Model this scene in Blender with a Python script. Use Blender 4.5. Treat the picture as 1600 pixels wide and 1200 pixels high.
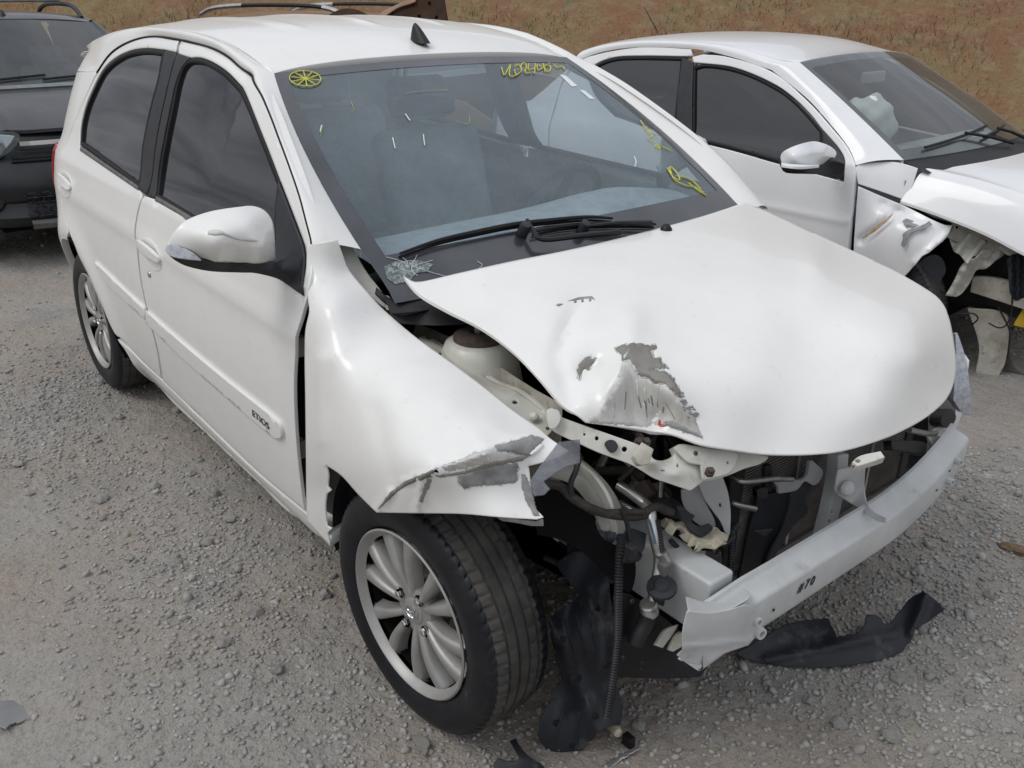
import bpy, bmesh, math, random
import numpy as np
from mathutils import Vector, Matrix
from mathutils.geometry import delaunay_2d_cdt
random.seed(7); rng = np.random.default_rng(11)
for o in list(bpy.data.objects): bpy.data.objects.remove(o)
SC = bpy.context.scene; COL = SC.collection
rad = math.radians
# ------------------------------------------------------------------ camera
CAM = np.array([1.41, -1.638, 1.591]); YAW, PIT, ROL, FOC = rad(141.318), rad(-24.029), 0.0026, 1378.0
_f = np.array([math.cos(PIT)*math.cos(YAW), math.cos(PIT)*math.sin(YAW), math.sin(PIT)])
_r = np.array([math.sin(YAW), -math.cos(YAW), 0.0]); _u = np.cross(_r, _f)
_r, _u = math.cos(ROL)*_r+math.sin(ROL)*_u, -math.sin(ROL)*_r+math.cos(ROL)*_u
cd = bpy.data.cameras.new('camera'); cam = bpy.data.objects.new('camera', cd); COL.objects.link(cam)
cd.sensor_width = 36; cd.lens = FOC/1600*36; cd.clip_start = .02; cd.clip_end = 2000
cam.matrix_world = Matrix(((_r[0], _u[0], -_f[0], CAM[0]), (_r[1], _u[1], -_f[1], CAM[1]), (_r[2], _u[2], -_f[2], CAM[2]), (0, 0, 0, 1)))
SC.camera = cam
SC.render.resolution_x, SC.render.resolution_y = 1024, 768
# ------------------------------------------------------------------ sky, sun, exposure
SUN_EL, SUN_AZ = 52, 250      # azimuth: compass-like angle of the sun direction in the xy plane (degrees from +x)
W = bpy.data.worlds.new('World'); SC.world = W; W.use_nodes = True
nt = W.node_tree; nt.nodes.clear()
out = nt.nodes.new('ShaderNodeOutputWorld'); bg = nt.nodes.new('ShaderNodeBackground')
sky = nt.nodes.new('ShaderNodeTexSky'); sky.sky_type = 'NISHITA'; sky.sun_disc = False
sky.sun_elevation = rad(SUN_EL); sky.sun_rotation = rad(90-SUN_AZ); sky.dust_density = 3
tc = nt.nodes.new('ShaderNodeTexCoord')
sep = nt.nodes.new('ShaderNodeSeparateXYZ'); nt.links.new(tc.outputs['Generated'], sep.inputs[0])
# cloud deck: direction projected on a flat layer high above
zc = nt.nodes.new('ShaderNodeMath'); zc.operation = 'MAXIMUM'; zc.inputs[1].default_value = .0; nt.links.new(sep.outputs[2], zc.inputs[0])
za = nt.nodes.new('ShaderNodeMath'); za.operation = 'ADD'; za.inputs[1].default_value = .16; nt.links.new(zc.outputs[0], za.inputs[0])
dv = nt.nodes.new('ShaderNodeVectorMath'); dv.operation = 'DIVIDE'; nt.links.new(tc.outputs['Generated'], dv.inputs[0])
cmb = nt.nodes.new('ShaderNodeCombineXYZ'); [nt.links.new(za.outputs[0], cmb.inputs[i]) for i in range(3)]
nt.links.new(cmb.outputs[0], dv.inputs[1])
mp = nt.nodes.new('ShaderNodeMapping'); mp.inputs['Scale'].default_value = (.55, 1.3, .3); mp.inputs['Rotation'].default_value = (0, 0, .5)
nt.links.new(dv.outputs[0], mp.inputs['Vector'])
cn = nt.nodes.new('ShaderNodeTexNoise'); cn.inputs['Scale'].default_value = 1.6; cn.inputs['Detail'].default_value = 7; cn.inputs['Roughness'].default_value = .52; cn.inputs['Distortion'].default_value = .5
nt.links.new(mp.outputs[0], cn.inputs['Vector'])
cr = nt.nodes.new('ShaderNodeValToRGB'); cr.color_ramp.elements[0].position = .33; cr.color_ramp.elements[1].position = .68
cr.color_ramp.elements[0].color = (4.3, 4.6, 5.2, 1); cr.color_ramp.elements[1].color = (10.0, 10.3, 10.9, 1)
nt.links.new(cn.outputs[0], cr.inputs[0])
mx = nt.nodes.new('ShaderNodeMixRGB'); mx.inputs[0].default_value = .93
nt.links.new(sky.outputs[0], mx.inputs[1]); nt.links.new(cr.outputs[0], mx.inputs[2])
# overcast sky: the zenith is brighter than the horizon
gz = nt.nodes.new('ShaderNodeMapRange'); gz.inputs[1].default_value = 0; gz.inputs[2].default_value = 1; gz.inputs[3].default_value = .50; gz.inputs[4].default_value = 1.32; nt.links.new(sep.outputs[2], gz.inputs[0])
mg_ = nt.nodes.new('ShaderNodeMixRGB'); mg_.blend_type = 'MULTIPLY'; mg_.inputs[0].default_value = 1; nt.links.new(mx.outputs[0], mg_.inputs[1]); nt.links.new(gz.outputs[0], mg_.inputs[2])
nt.links.new(mg_.outputs[0], bg.inputs[0]); bg.inputs[1].default_value = .10
nt.links.new(bg.outputs[0], out.inputs[0])
sl = bpy.data.lights.new('sun', 'SUN'); sl.energy = 1.0; sl.angle = rad(28); sl.color = (1, .97, .93)
so = bpy.data.objects.new('sun', sl); COL.objects.link(so)
sd = Vector((math.cos(rad(SUN_EL))*math.cos(rad(SUN_AZ)), math.cos(rad(SUN_EL))*math.sin(rad(SUN_AZ)), math.sin(rad(SUN_EL))))
so.rotation_euler = sd.to_track_quat('Z', 'Y').to_euler(); so.location = (0, 0, 20)
vs = SC.view_settings; vs.view_transform = 'Standard'; vs.look = 'None'; vs.exposure = 0.04; vs.gamma = 1; vs.use_curve_mapping = False

# ------------------------------------------------------------------ pixel helpers
def rays(uv):
    uv = np.asarray(uv, float).reshape(-1, 2)
    return _f + np.outer((uv[:, 0]-800)/FOC, _r) + np.outer((600-uv[:, 1])/FOC, _u)
def onp(uv, ax, val):
    d = rays(uv); i = 'xyz'.index(ax); t = (np.asarray(val)-CAM[i])/d[:, i]
    return CAM + d*t[:, None] if np.ndim(t) else CAM+d*t
def P1(u, v, ax, val): return onp([(u, v)], ax, np.array([val]))[0]
def proj(P):
    d = np.asarray(P, float).reshape(-1, 3)-CAM; z = d@_f
    return np.stack([800+FOC*(d@_r)/z, 600-FOC*(d@_u)/z], -1)
def tps(ctrl, reg=4e-4):
    c = np.array([p[:2] for p in ctrl], float); v = np.array([p[2] for p in ctrl], float); n = len(c)
    m, s = c.mean(0), c.std()+1e-9; c = (c-m)/s
    def U(r2): return np.where(r2 > 1e-12, r2*np.log(r2+1e-20), 0)
    if n < 3: return lambda q: np.full(len(q), v.mean())
    A = np.zeros((n+3, n+3)); d2 = ((c[:, None]-c[None])**2).sum(-1); A[:n, :n] = U(d2)+np.eye(n)*reg
    A[:n, n] = 1; A[n, :n] = 1; A[:n, n+1:] = c; A[n+1:, :n] = c.T
    w = np.linalg.lstsq(A, np.concatenate([v, [0, 0, 0]]), rcond=None)[0]
    def f(q):
        q = (np.asarray(q, float)-m)/s; d2 = ((q[:, None]-c[None])**2).sum(-1)
        return U(d2)@w[:n] + w[n] + q@w[n+1:]
    return f
def pixmap(ctrl, ax='y', extra=None):
    f = tps(ctrl)
    def g(q):
        q = np.asarray(q, float).reshape(-1, 2); v = f(q)
        if extra is not None: v = v+extra(q)
        return onp(q, ax, v)
    return g
def spline(pts, h, closed=True):
    """Catmull-Rom through pts; a third element 1 marks a corner."""
    n = len(pts); P = [np.array(p[:2], float) for p in pts]; C = [len(p) > 2 and p[2] for p in pts]
    o = []; m = n if closed else n-1
    for i in range(m):
        a, b = P[i], P[(i+1) % n]
        t0 = (b-P[i-1])/2 if (closed or i > 0) and not C[i] else b-a
        t1 = (P[(i+2) % n]-a)/2 if (closed or i < n-2) and not C[(i+1) % n] else b-a
        L = np.linalg.norm(b-a); k = max(1, int(math.ceil(L/h)))
        for t in np.linspace(0, 1, k, endpoint=False):
            o.append((2*t**3-3*t*t+1)*a+(t**3-2*t*t+t)*t0+(-2*t**3+3*t*t)*b+(t**3-t*t)*t1)
    if not closed: o.append(P[-1])
    return np.array(o)
def linear(pts, h, closed=True): return spline([(p[0], p[1], 1) for p in pts], h, closed)
def inside(q, poly):
    q = np.asarray(q); r = np.zeros(len(q), bool); j = len(poly)-1
    for i in range(len(poly)):
        a, b = poly[i], poly[j]
        c = (a[1] > q[:, 1]) != (b[1] > q[:, 1])
        if c.any():
            xi = (b[0]-a[0])*(q[:, 1]-a[1])/(b[1]-a[1]+1e-30)+a[0]; r ^= c & (q[:, 0] < xi)
        j = i
    return r
def bdist(q, polys):
    d = np.full(len(q), 1e9)
    for poly in polys:
        for i in range(len(poly)):
            a, b = poly[i-1], poly[i]; ab = b-a; L = ab@ab+1e-20
            t = np.clip(((q-a)@ab)/L, 0, 1); d = np.minimum(d, np.linalg.norm(q-(a+t[:, None]*ab), axis=1))
    return d
def area2(p): return .5*np.sum(p[:, 0]*np.roll(p[:, 1], -1)-np.roll(p[:, 0], -1)*p[:, 1])
def offset_ring(p, d):
    if area2(p) < 0: d = -d
    t = np.roll(p, -1, 0)-np.roll(p, 1, 0); t /= np.linalg.norm(t, axis=1)[:, None]+1e-12
    return p+np.stack([-t[:, 1], t[:, 0]], 1)*d
# ------------------------------------------------------------------ object helpers
def link(name, me, parent=None):
    o = bpy.data.objects.new(name, me); COL.objects.link(o)
    if parent is not None: o.parent = parent
    return o
def empty(name, label=None, cat=None, loc=(0, 0, 0), rz=0, group=None, parent=None):
    o = link(name, None, parent); o.location = loc; o.rotation_euler = (0, 0, rz); o.empty_display_size = .1
    if label: tag(o, label, cat, group)
    return o
def tag(o, label, cat, group=None):
    o['label'] = label; o['category'] = cat
    if group: o['group'] = group
    return o
def mesh(name, V, F, mat, parent=None, smooth=True, normals=None, sharp=None):
    me = bpy.data.meshes.new(name); me.from_pydata([tuple(map(float, v)) for v in V], [], [tuple(map(int, f)) for f in F])
    me.update()
    if smooth: me.polygons.foreach_set('use_smooth', [True]*len(me.polygons))
    if sharp: me.set_sharp_from_angle(angle=rad(sharp))
    if mat is not None: me.materials.append(mat)
    if normals is not None: me.normals_split_custom_set_from_vertices([tuple(map(float, n)) for n in normals])
    return link(name, me, parent)
def unit(a): return a/(np.linalg.norm(a, axis=-1, keepdims=True)+1e-20)
def fill(outer, holes, h, inset):
    """2-D points and triangles of a region, with a ring of points just inside every edge"""
    polys = [outer]+list(holes); loops = []; pts = []; edges = []
    for k, p in enumerate(polys):
        b = len(pts); loops.append(list(range(b, b+len(p)))); pts += list(p)
        edges += [(b+i, b+(i+1) % len(p)) for i in range(len(p))]
    extra = []
    if inset:
        for k, p in enumerate(polys): extra.append(offset_ring(p, inset if k == 0 else -inset))
    lo, hi = outer.min(0), outer.max(0)
    xs = np.arange(lo[0], hi[0]+h, h); ys = np.arange(lo[1], hi[1]+h, h*.866)
    g = np.array([(x+(h/2 if j % 2 else 0), y) for j, y in enumerate(ys) for x in xs])
    def ok(q, dmin):
        m = inside(q, outer)
        for p in holes: m &= ~inside(q, p)
        m[m] &= bdist(q[m], polys) > dmin
        return q[m]
    ins = [ok(e, inset*.8) for e in extra]
    g = ok(g, max(h*.5, inset*1.8))
    allp = np.array(pts+[p for e in ins for p in e]+list(g))
    s = 1/np.abs(allp).max(); c = allp.mean(0)
    r = delaunay_2d_cdt([Vector(((p-c)*s).tolist()) for p in allp], edges, [], 0, 1e-9)
    V2 = np.array([tuple(v) for v in r[0]])/s+c; T = np.array(r[2]); cen = V2[T].mean(1)
    m = inside(cen, outer)
    for p in holes: m &= ~inside(cen, p)
    T = T[m]; mp_ = {}
    for i, o in enumerate(r[3]):
        for q in o: mp_.setdefault(q, i)
    loops = [[mp_[i] for i in L if i in mp_] for L in loops]
    return V2, T, loops
def panel(name, poly, f, mat, parent=None, holes=(), h=.03, inset=.005, depth=.015, back=False, toward=None, mirror=None, curl=.7, flip=False):
    """A sheet-metal part: region poly (2-D) carried to 3-D by f, with a turned-in edge of the given depth."""
    outer = np.asarray(poly, float); holes = [np.asarray(q, float) for q in holes]
    if area2(outer) < 0: outer = outer[::-1]
    V2, T, loops = fill(outer, holes, h, inset)
    V = f(V2); e = h*.02
    N = unit(np.cross(f(V2+[e, 0])-f(V2-[e, 0]), f(V2+[0, e])-f(V2-[0, e])))
    tw = CAM-V if toward is None else np.asarray(toward, float)
    if np.sum(N*tw) < 0: N = -N
    t = V[T]; fn = np.cross(t[:, 1]-t[:, 0], t[:, 2]-t[:, 0]); fl = np.sum(fn*N[T[:, 0]], 1) < 0
    T = T.copy(); T[fl] = T[fl][:, ::-1]
    VV = [V]; NN = [N.copy()]; F = [tuple(x) for x in T]; n = len(V); nb = n
    vc = V.mean(0)
    if back:
        VV.append(V-N*depth); NN.append(-N); F += [tuple(x[::-1]+n) for x in T]; nb = 2*n
    bedge = {}
    for tri in T:
        for a, b in ((tri[0], tri[1]), (tri[1], tri[2]), (tri[2], tri[0])): bedge[(a, b)] = 1
    rim = [(a, b) for (a, b) in bedge if (b, a) not in bedge]
    bv = sorted({i for e_ in rim for i in e_}); ix = {v: k for k, v in enumerate(bv)}
    tang = np.zeros((len(bv), 3))
    for a, b in rim:
        d = unit(V[b]-V[a]); tang[ix[a]] += d; tang[ix[b]] += d
    bvn = N[bv]; outd = unit(np.cross(tang, bvn))
    NN[0][bv] = unit(bvn+outd*curl)
    r0 = V[bv]+outd*.0008-bvn*.001; r1 = V[bv]-bvn*depth
    VV += [r0, r1]; NN += [unit(outd+bvn*.2), outd]; k = len(bv)
    for a, b in rim:
        A, B = ix[a], ix[b]
        F += [(a, nb+A, nb+B, b), (nb+A, nb+k+A, nb+k+B, nb+B)]
    VV = np.concatenate(VV); NN = np.concatenate(NN)
    o = mesh(name, VV, F, mat, parent, normals=NN)
    if mirror is not None:
        VM, NM = VV.copy(), NN.copy(); VM[:, 1] *= -1; NM[:, 1] *= -1
        o2 = mesh(name, VM, [q[::-1] for q in F], mat, mirror, normals=NM)
        return o, o2
    return o
def pxpart(name, outline, ctrl, ax, mat, parent, h=9, jag=0., depth=.002, back=True, smooth=True, holes=(), inset=1.2, extra=None, off=0., toward=None, step=None):
    st = step or h*.8
    ol = spline(outline, st) if smooth else linear(outline, st)
    if jag: ol = ol+rng.normal(0, jag, ol.shape)
    g = pixmap(ctrl, ax, extra)
    if off:
        g0 = g
        def g(q):
            p = g0(q); return p+unit(CAM-p)*off
    hs = [circle(c[0], c[1], c[2], c[3] if len(c) > 3 else c[2]) if not isinstance(c, list) else linear(c, st) for c in holes]
    return panel(name, ol, g, mat, parent, hs, h, inset, depth, back, toward)
def circle(u, v, a, b=None, n=14, rot=0):
    t = np.linspace(0, 2*np.pi, n, endpoint=False); b = b or a
    x, y = a*np.cos(t), b*np.sin(t); c, s = math.cos(rot), math.sin(rot)
    return np.stack([u+c*x-s*y, v+s*x+c*y], 1)
class MB:
    def __init__(s): s.V = []; s.F = []
    def add(s, V, F):
        b = len(s.V); s.V += [tuple(map(float, v)) for v in V]; s.F += [tuple(int(i)+b for i in f) for f in F]; return s
    def box(s, c, d, R=None):
        c = np.array(c, float); d = np.array(d, float)/2
        V = np.array([(x, y, z) for x in (-1, 1) for y in (-1, 1) for z in (-1, 1)])*d
        if R is not None: V = V@np.array(R).T
        return s.add(V+c, [(0, 1, 3, 2), (4, 6, 7, 5), (0, 4, 5, 1), (2, 3, 7, 6), (0, 2, 6, 4), (1, 5, 7, 3)])
    def tube(s, path, r, n=8, cap=True, sx=1.0, up=None):
        path = np.array(path, float); m = len(path); r = np.broadcast_to(np.asarray(r, float), (m,))
        T = np.gradient(path, axis=0); T = unit(T); up = np.array((0, 0, 1.) if up is None else up)
        V = []; 
        for i in range(m):
            a = np.cross(T[i], up)
            if np.linalg.norm(a) < 1e-3: a = np.cross(T[i], (1, 0, 0))
            a = a/np.linalg.norm(a); b = np.cross(a, T[i])
            for k in range(n):
                t = 2*math.pi*k/n; V.append(path[i]+r[i]*(sx*math.cos(t)*a+math.sin(t)*b))
        F = [(i*n+k, i*n+(k+1) % n, (i+1)*n+(k+1) % n, (i+1)*n+k) for i in range(m-1) for k in range(n)]
        if cap: F += [tuple(range(n))[::-1], tuple((m-1)*n+k for k in range(n))]
        return s.add(V, F)
    def lathe(s, prof, c=(0, 0, 0), ax=(0, 0, 1), n=32, cap=False, arc=None):
        """prof: (radius, height along ax)"""
        ax = np.array(ax, float); ax /= np.linalg.norm(ax); a = np.cross(ax, (0, 0, 1) if abs(ax[2]) < .9 else (1, 0, 0)); a /= np.linalg.norm(a); b = np.cross(ax, a)
        V = []; c = np.array(c, float); m = len(prof)
        for k in range(n):
            t = 2*math.pi*k/n
            for r, z in prof: V.append(c+ax*z+r*(math.cos(t)*a+math.sin(t)*b))
        F = [(k*m+i, k*m+i+1, ((k+1) % n)*m+i+1, ((k+1) % n)*m+i) for k in range(n) for i in range(m-1)]
        if cap: F += [tuple(k*m+m-1 for k in range(n)), tuple(k*m for k in range(n))[::-1]]
        return s.add(V, F)
    def grid(s, P, close=False):
        P = np.asarray(P); a, b = P.shape[:2]
        F = [(i*b+j, i*b+j+1, (i+1)*b+j+1, (i+1)*b+j) for i in range(a-1) for j in range(b-1)]
        return s.add(P.reshape(-1, 3), F)
    def prism(s, poly, f0, f1):
        """poly of 3-D points extruded by vector"""
        n = len(poly); A = np.array(poly, float)+np.array(f0); B = np.array(poly, float)+np.array(f1)
        return s.add(np.concatenate([A, B]), [tuple(range(n)), tuple(range(2*n-1, n-1, -1))]+[(i, i+n, (i+1) % n+n, (i+1) % n) for i in range(n)])
    def build(s, name, mat, parent=None, sharp=35, bevel=0, seg=2, fixn=True):
        me = bpy.data.meshes.new(name); me.from_pydata(s.V, [], s.F)
        if fixn:
            bm = bmesh.new(); bm.from_mesh(me); bmesh.ops.recalc_face_normals(bm, faces=bm.faces); bm.to_mesh(me); bm.free()
        me.polygons.foreach_set('use_smooth', [True]*len(me.polygons)); me.set_sharp_from_angle(angle=rad(sharp))
        if mat is not None: me.materials.append(mat)
        o = link(name, me, parent)
        if bevel:
            md = o.modifiers.new('bevel', 'BEVEL'); md.width = bevel; md.segments = seg; md.limit_method = 'ANGLE'; md.angle_limit = rad(35); md.harden_normals = True
        return o
def crv(pts, n=10):
    """smooth 3-D path"""
    P = [np.array(p, float) for p in pts]; o = []
    for i in range(len(P)-1):
        a, b = P[i], P[i+1]; t0 = (b-P[i-1])/2 if i else b-a; t1 = (P[i+2]-a)/2 if i < len(P)-2 else b-a
        for t in np.linspace(0, 1, n, endpoint=False): o.append((2*t**3-3*t*t+1)*a+(t**3-2*t*t+t)*t0+(-2*t**3+3*t*t)*b+(t**3-t*t)*t1)
    o.append(P[-1]); return np.array(o)
def ptube(name, pts, r, mat, parent, ax='y', n=8, k=8, rib=0, flat=1.0):
    """tube through (u, v, depth) pixel points; rib > 0 gives a corrugated hose"""
    P = crv([P1(p[0], p[1], ax, p[2]) for p in pts], k)
    if rib:
        L = np.concatenate([[0], np.cumsum(np.linalg.norm(np.diff(P, axis=0), axis=1))]); m = max(8, int(L[-1]/(rib/2)))
        s = np.linspace(0, L[-1], m); P = np.stack([np.interp(s, L, P[:, i]) for i in range(3)], 1)
        rr = r*(1+.16*np.where(np.arange(m) % 2, 1, -1))
    else: rr = r
    b = MB(); b.tube(P, rr, n, sx=flat); return b.build(name, mat, parent, sharp=60)
# ------------------------------------------------------------------ materials
def nodes(m): return m.node_tree.nodes, m.node_tree.links
def mat(name, c, rough=.5, metal=0., c2=None, scale=8., detail=6., lo=.35, hi=.65, bump=0., bscale=60., coat=0., spec=.5, c3=None, scale3=2., lo3=.5, hi3=.7, rough2=None, alpha=None, trans=0, coatr=.04, stretch=None):
    m = bpy.data.materials.new(name); m.use_nodes = True; N, L = nodes(m); b = N['Principled BSDF']
    b.inputs['Base Color'].default_value = (*c, 1); b.inputs['Roughness'].default_value = rough; b.inputs['Metallic'].default_value = metal
    b.inputs['Coat Weight'].default_value = coat; b.inputs['Coat Roughness'].default_value = coatr; b.inputs['Specular IOR Level'].default_value = spec
    b.inputs['Transmission Weight'].default_value = trans
    t = N.new('ShaderNodeTexCoord'); src = t.outputs['Object']
    if stretch:
        mp = N.new('ShaderNodeMapping'); mp.inputs['Scale'].default_value = stretch; L.new(src, mp.inputs[0]); src = mp.outputs[0]
    def nz(s, d=6., rgh=.6):
        n = N.new('ShaderNodeTexNoise'); n.inputs['Scale'].default_value = s; n.inputs['Detail'].default_value = d; n.inputs['Roughness'].default_value = rgh
        L.new(src, n.inputs['Vector']); return n.outputs[0]
    def rmp(v, a, z):
        r = N.new('ShaderNodeMapRange'); r.inputs[1].default_value = a; r.inputs[2].default_value = z; r.clamp = True; L.new(v, r.inputs[0]); return r.outputs[0]
    col = None
    if c2:
        k = rmp(nz(scale, detail), lo, hi); x = N.new('ShaderNodeMixRGB'); x.inputs[1].default_value = (*c, 1); x.inputs[2].default_value = (*c2, 1); L.new(k, x.inputs[0]); col = x.outputs[0]
        if rough2 is not None:
            r = N.new('ShaderNodeMapRange'); r.inputs[3].default_value = rough; r.inputs[4].default_value = rough2; L.new(k, r.inputs[0]); L.new(r.outputs[0], b.inputs['Roughness'])
    if c3:
        k = rmp(nz(scale3, 8, .68), lo3, hi3); x = N.new('ShaderNodeMixRGB'); x.inputs[2].default_value = (*c3, 1)
        if col is None: x.inputs[1].default_value = (*c, 1)
        else: L.new(col, x.inputs[1])
        L.new(k, x.inputs[0]); col = x.outputs[0]
    if col is not None: L.new(col, b.inputs['Base Color'])
    if bump:
        bp = N.new('ShaderNodeBump'); bp.inputs['Strength'].default_value = 1; bp.inputs['Distance'].default_value = bump; L.new(nz(bscale, 5), bp.inputs['Height']); L.new(bp.outputs[0], b.inputs['Normal'])
    return m
def glassmat(name, tint, trans, dust, dustc=(.42, .44, .45), dscale=3., rough=.015, ior=1.5, dlo=.3, dhi=.75, speck=0.):
    """dusty tinted pane: see-through tint, sharp reflection, film of dust"""
    m = bpy.data.materials.new(name); m.use_nodes = True; N, L = nodes(m); N.remove(N['Principled BSDF']); o = N['Material Output']
    tr = N.new('ShaderNodeBsdfTransparent'); tr.inputs[0].default_value = (*[x*trans for x in tint], 1)
    df = N.new('ShaderNodeBsdfDiffuse'); df.inputs[0].default_value = (*dustc, 1)
    gl = N.new('ShaderNodeBsdfGlossy'); gl.inputs['Roughness'].default_value = rough; gl.inputs[0].default_value = (1, 1, 1, 1)
    fr = N.new('ShaderNodeFresnel'); fr.inputs[0].default_value = ior
    geo = N.new('ShaderNodeNewGeometry'); ir = N.new('ShaderNodeMapRange')      # a pane is thin: both faces reflect alike
    ir.inputs[3].default_value = ior; ir.inputs[4].default_value = 1/ior; L.new(geo.outputs['Backfacing'], ir.inputs[0]); L.new(ir.outputs[0], fr.inputs[0])
    t = N.new('ShaderNodeTexCoord'); n = N.new('ShaderNodeTexNoise'); n.inputs['Scale'].default_value = dscale; n.inputs['Detail'].default_value = 8; n.inputs['Roughness'].default_value = .7; L.new(t.outputs['Object'], n.inputs[0])
    r = N.new('ShaderNodeMapRange'); r.inputs[1].default_value = dlo; r.inputs[2].default_value = dhi; r.inputs[3].default_value = dust*.55; r.inputs[4].default_value = dust*1.3; L.new(n.outputs[0], r.inputs[0])
    fac = r.outputs[0]
    if speck:
        n2 = N.new('ShaderNodeTexNoise'); n2.inputs['Scale'].default_value = 130; n2.inputs['Detail'].default_value = 3; L.new(t.outputs['Object'], n2.inputs[0])
        r2 = N.new('ShaderNodeMapRange'); r2.inputs[1].default_value = .56; r2.inputs[2].default_value = .74; r2.inputs[4].default_value = speck; L.new(n2.outputs[0], r2.inputs[0])
        ad = N.new('ShaderNodeMath'); ad.operation = 'ADD'; L.new(fac, ad.inputs[0]); L.new(r2.outputs[0], ad.inputs[1]); fac = ad.outputs[0]
    m1 = N.new('ShaderNodeMixShader'); L.new(fac, m1.inputs[0]); L.new(tr.outputs[0], m1.inputs[1]); L.new(df.outputs[0], m1.inputs[2])
    m2 = N.new('ShaderNodeMixShader'); L.new(fr.outputs[0], m2.inputs[0]); L.new(m1.outputs[0], m2.inputs[1]); L.new(gl.outputs[0], m2.inputs[2])
    L.new(m2.outputs[0], o.inputs[0]); return m
M = {}
M['paint'] = mat('pearl_white_paint', (.82, .815, .785), .38, c2=(.77, .765, .735), scale=3.5, coat=.5, coatr=.05, c3=(.66, .65, .61), scale3=34, lo3=.60, hi3=.80, rough2=.5)
M['paint2'] = mat('white_paint', (.80, .805, .81), .3, c2=(.76, .765, .77), scale=4, coat=.6, coatr=.05, rough2=.38)
M['inner'] = mat('cream_inner_paint', (.60, .595, .54), .42, c2=(.47, .46, .40), scale=14, lo=.45, hi=.7, coat=.15, c3=(.26, .23, .18), scale3=9, lo3=.60, hi3=.78, bump=.0004, bscale=40)
M['inner_dirty'] = mat('soiled_inner_paint', (.52, .50, .44), .5, c2=(.30, .27, .21), scale=10, lo=.42, hi=.68, c3=(.13, .10, .075), scale3=18, lo3=.58, hi3=.72, bump=.0006, bscale=60)
M['beam'] = mat('grey_white_steel', (.56, .575, .575), .42, c2=(.47, .48, .475), scale=9, coat=.1, c3=(.30, .285, .26), scale3=16, lo3=.60, hi3=.82)
M['primer'] = mat('grey_primer', (.30, .30, .295), .6, c2=(.22, .22, .215), scale=40, lo=.4, hi=.6)
M['filler'] = mat('scuffed_bare_plastic', (.25, .24, .215), .55, c2=(.19, .18, .16), scale=30)
M['scuff'] = mat('scuffed_white_paint', (.60, .595, .565), .55, c2=(.43, .42, .385), scale=22, lo=.42, hi=.70, c3=(.24, .22, .20), scale3=45, lo3=.60, hi3=.75, bump=.0006, bscale=120, stretch=(1, 1, .4))
M['black'] = mat('black_plastic', (.008, .008, .0095), .5, c2=(.013, .013, .015), scale=12, spec=.35, bump=.0003, bscale=220)
M['greyplastic'] = mat('charcoal_trim', (.020, .021, .025), .5, spec=.4, c2=(.028, .029, .034), scale=20, bump=.0002, bscale=300)
M['dirtyblack'] = mat('dusty_black_plastic', (.010, .011, .0145), .5, spec=.35, c2=(.020, .022, .028), scale=7, lo=.42, hi=.7, c3=(.11, .108, .105), scale3=9, lo3=.60, hi3=.80, bump=.002, bscale=18)
M['dusty'] = mat('dust_covered_plastic', (.014, .015, .020), .5, spec=.35, c2=(.028, .030, .037), scale=4, lo=.35, hi=.65, c3=(.13, .13, .13), scale3=7, lo3=.54, hi3=.74, bump=.003, bscale=14)
M['seal'] = mat('rubber_and_gap_shade', (.007, .007, .008), .6, spec=.3)  # rubber; also colours the strips that paint shade into the door gaps
M['sealgrey'] = mat('weathered_seal', (.16, .15, .14), .7, c2=(.10, .095, .09), scale=30)
M['dark'] = mat('dark_cavity_shade', (.005, .005, .0055), .9, spec=.15)  # near-black colour that paints deep shade into cavities, slots and holes
M['interior'] = mat('interior_grey_cloth', (.42, .43, .43), .8, c2=(.30, .305, .31), scale=20)
M['interior2'] = mat('interior_light_lining', (.30, .31, .31), .8, c2=(.25, .26, .26), scale=10)
M['tyre'] = mat('worn_tyre_rubber', (.0085, .009, .012), .45, spec=.3, c2=(.016, .0165, .020), scale=9, lo=.42, hi=.68, c3=(.075, .08, .095), scale3=11, lo3=.62, hi3=.8, bump=.0008, bscale=90)
M['tread'] = mat('dusty_tyre_tread', (.090, .085, .078), .85, spec=.2, c2=(.048, .046, .043), scale=12, bump=.0008, bscale=90)
M['rim'] = mat('silver_alloy', (.41, .405, .39), .45, .5, c2=(.33, .32, .30), scale=14, c3=(.24, .22, .19), scale3=26, lo3=.62, hi3=.8)
M['steel'] = mat('bare_steel', (.42, .41, .40), .35, .9, c2=(.30, .28, .26), scale=30)
M['alu'] = mat('aluminium_pipe', (.55, .55, .54), .33, .85, c2=(.40, .39, .37), scale=20)
M['rust'] = mat('rusty_steel', (.10, .07, .055), .75, .2, c2=(.05, .04, .036), scale=40, bump=.001, bscale=80)
M['fins'] = mat('radiator_fins', (.27, .245, .23), .5, .3, c2=(.18, .165, .155), scale=25)
M['engine'] = mat('oily_engine', (.024, .022, .021), .55, .2, c2=(.010, .010, .010), scale=14, c3=(.11, .10, .09), scale3=18, lo3=.6, hi3=.75)
M['hose'] = mat('ribbed_hose', (.014, .015, .018), .5, spec=.35, c2=(.028, .028, .030), scale=20)
M['greyhose'] = mat('grey_ribbed_hose', (.10, .115, .135), .55, c2=(.07, .08, .09), scale=20)
M['foam'] = mat('torn_foam', (.60, .56, .44), .95, c2=(.48, .43, .32), scale=40, bump=.003, bscale=60)
M['chalk'] = mat('yellow_marker', (.68, .66, .10), .8, c2=(.45, .45, .10), scale=60)
M['whitemark'] = mat('white_sticker', (.75, .78, .78), .6)
M['text'] = mat('dark_lettering', (.03, .03, .032), .45)
M['chrome'] = mat('chrome', (.72, .73, .74), .10, 1.0)
M['red'] = mat('red_tail_lens', (.42, .02, .02), .1, coat=1)
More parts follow.
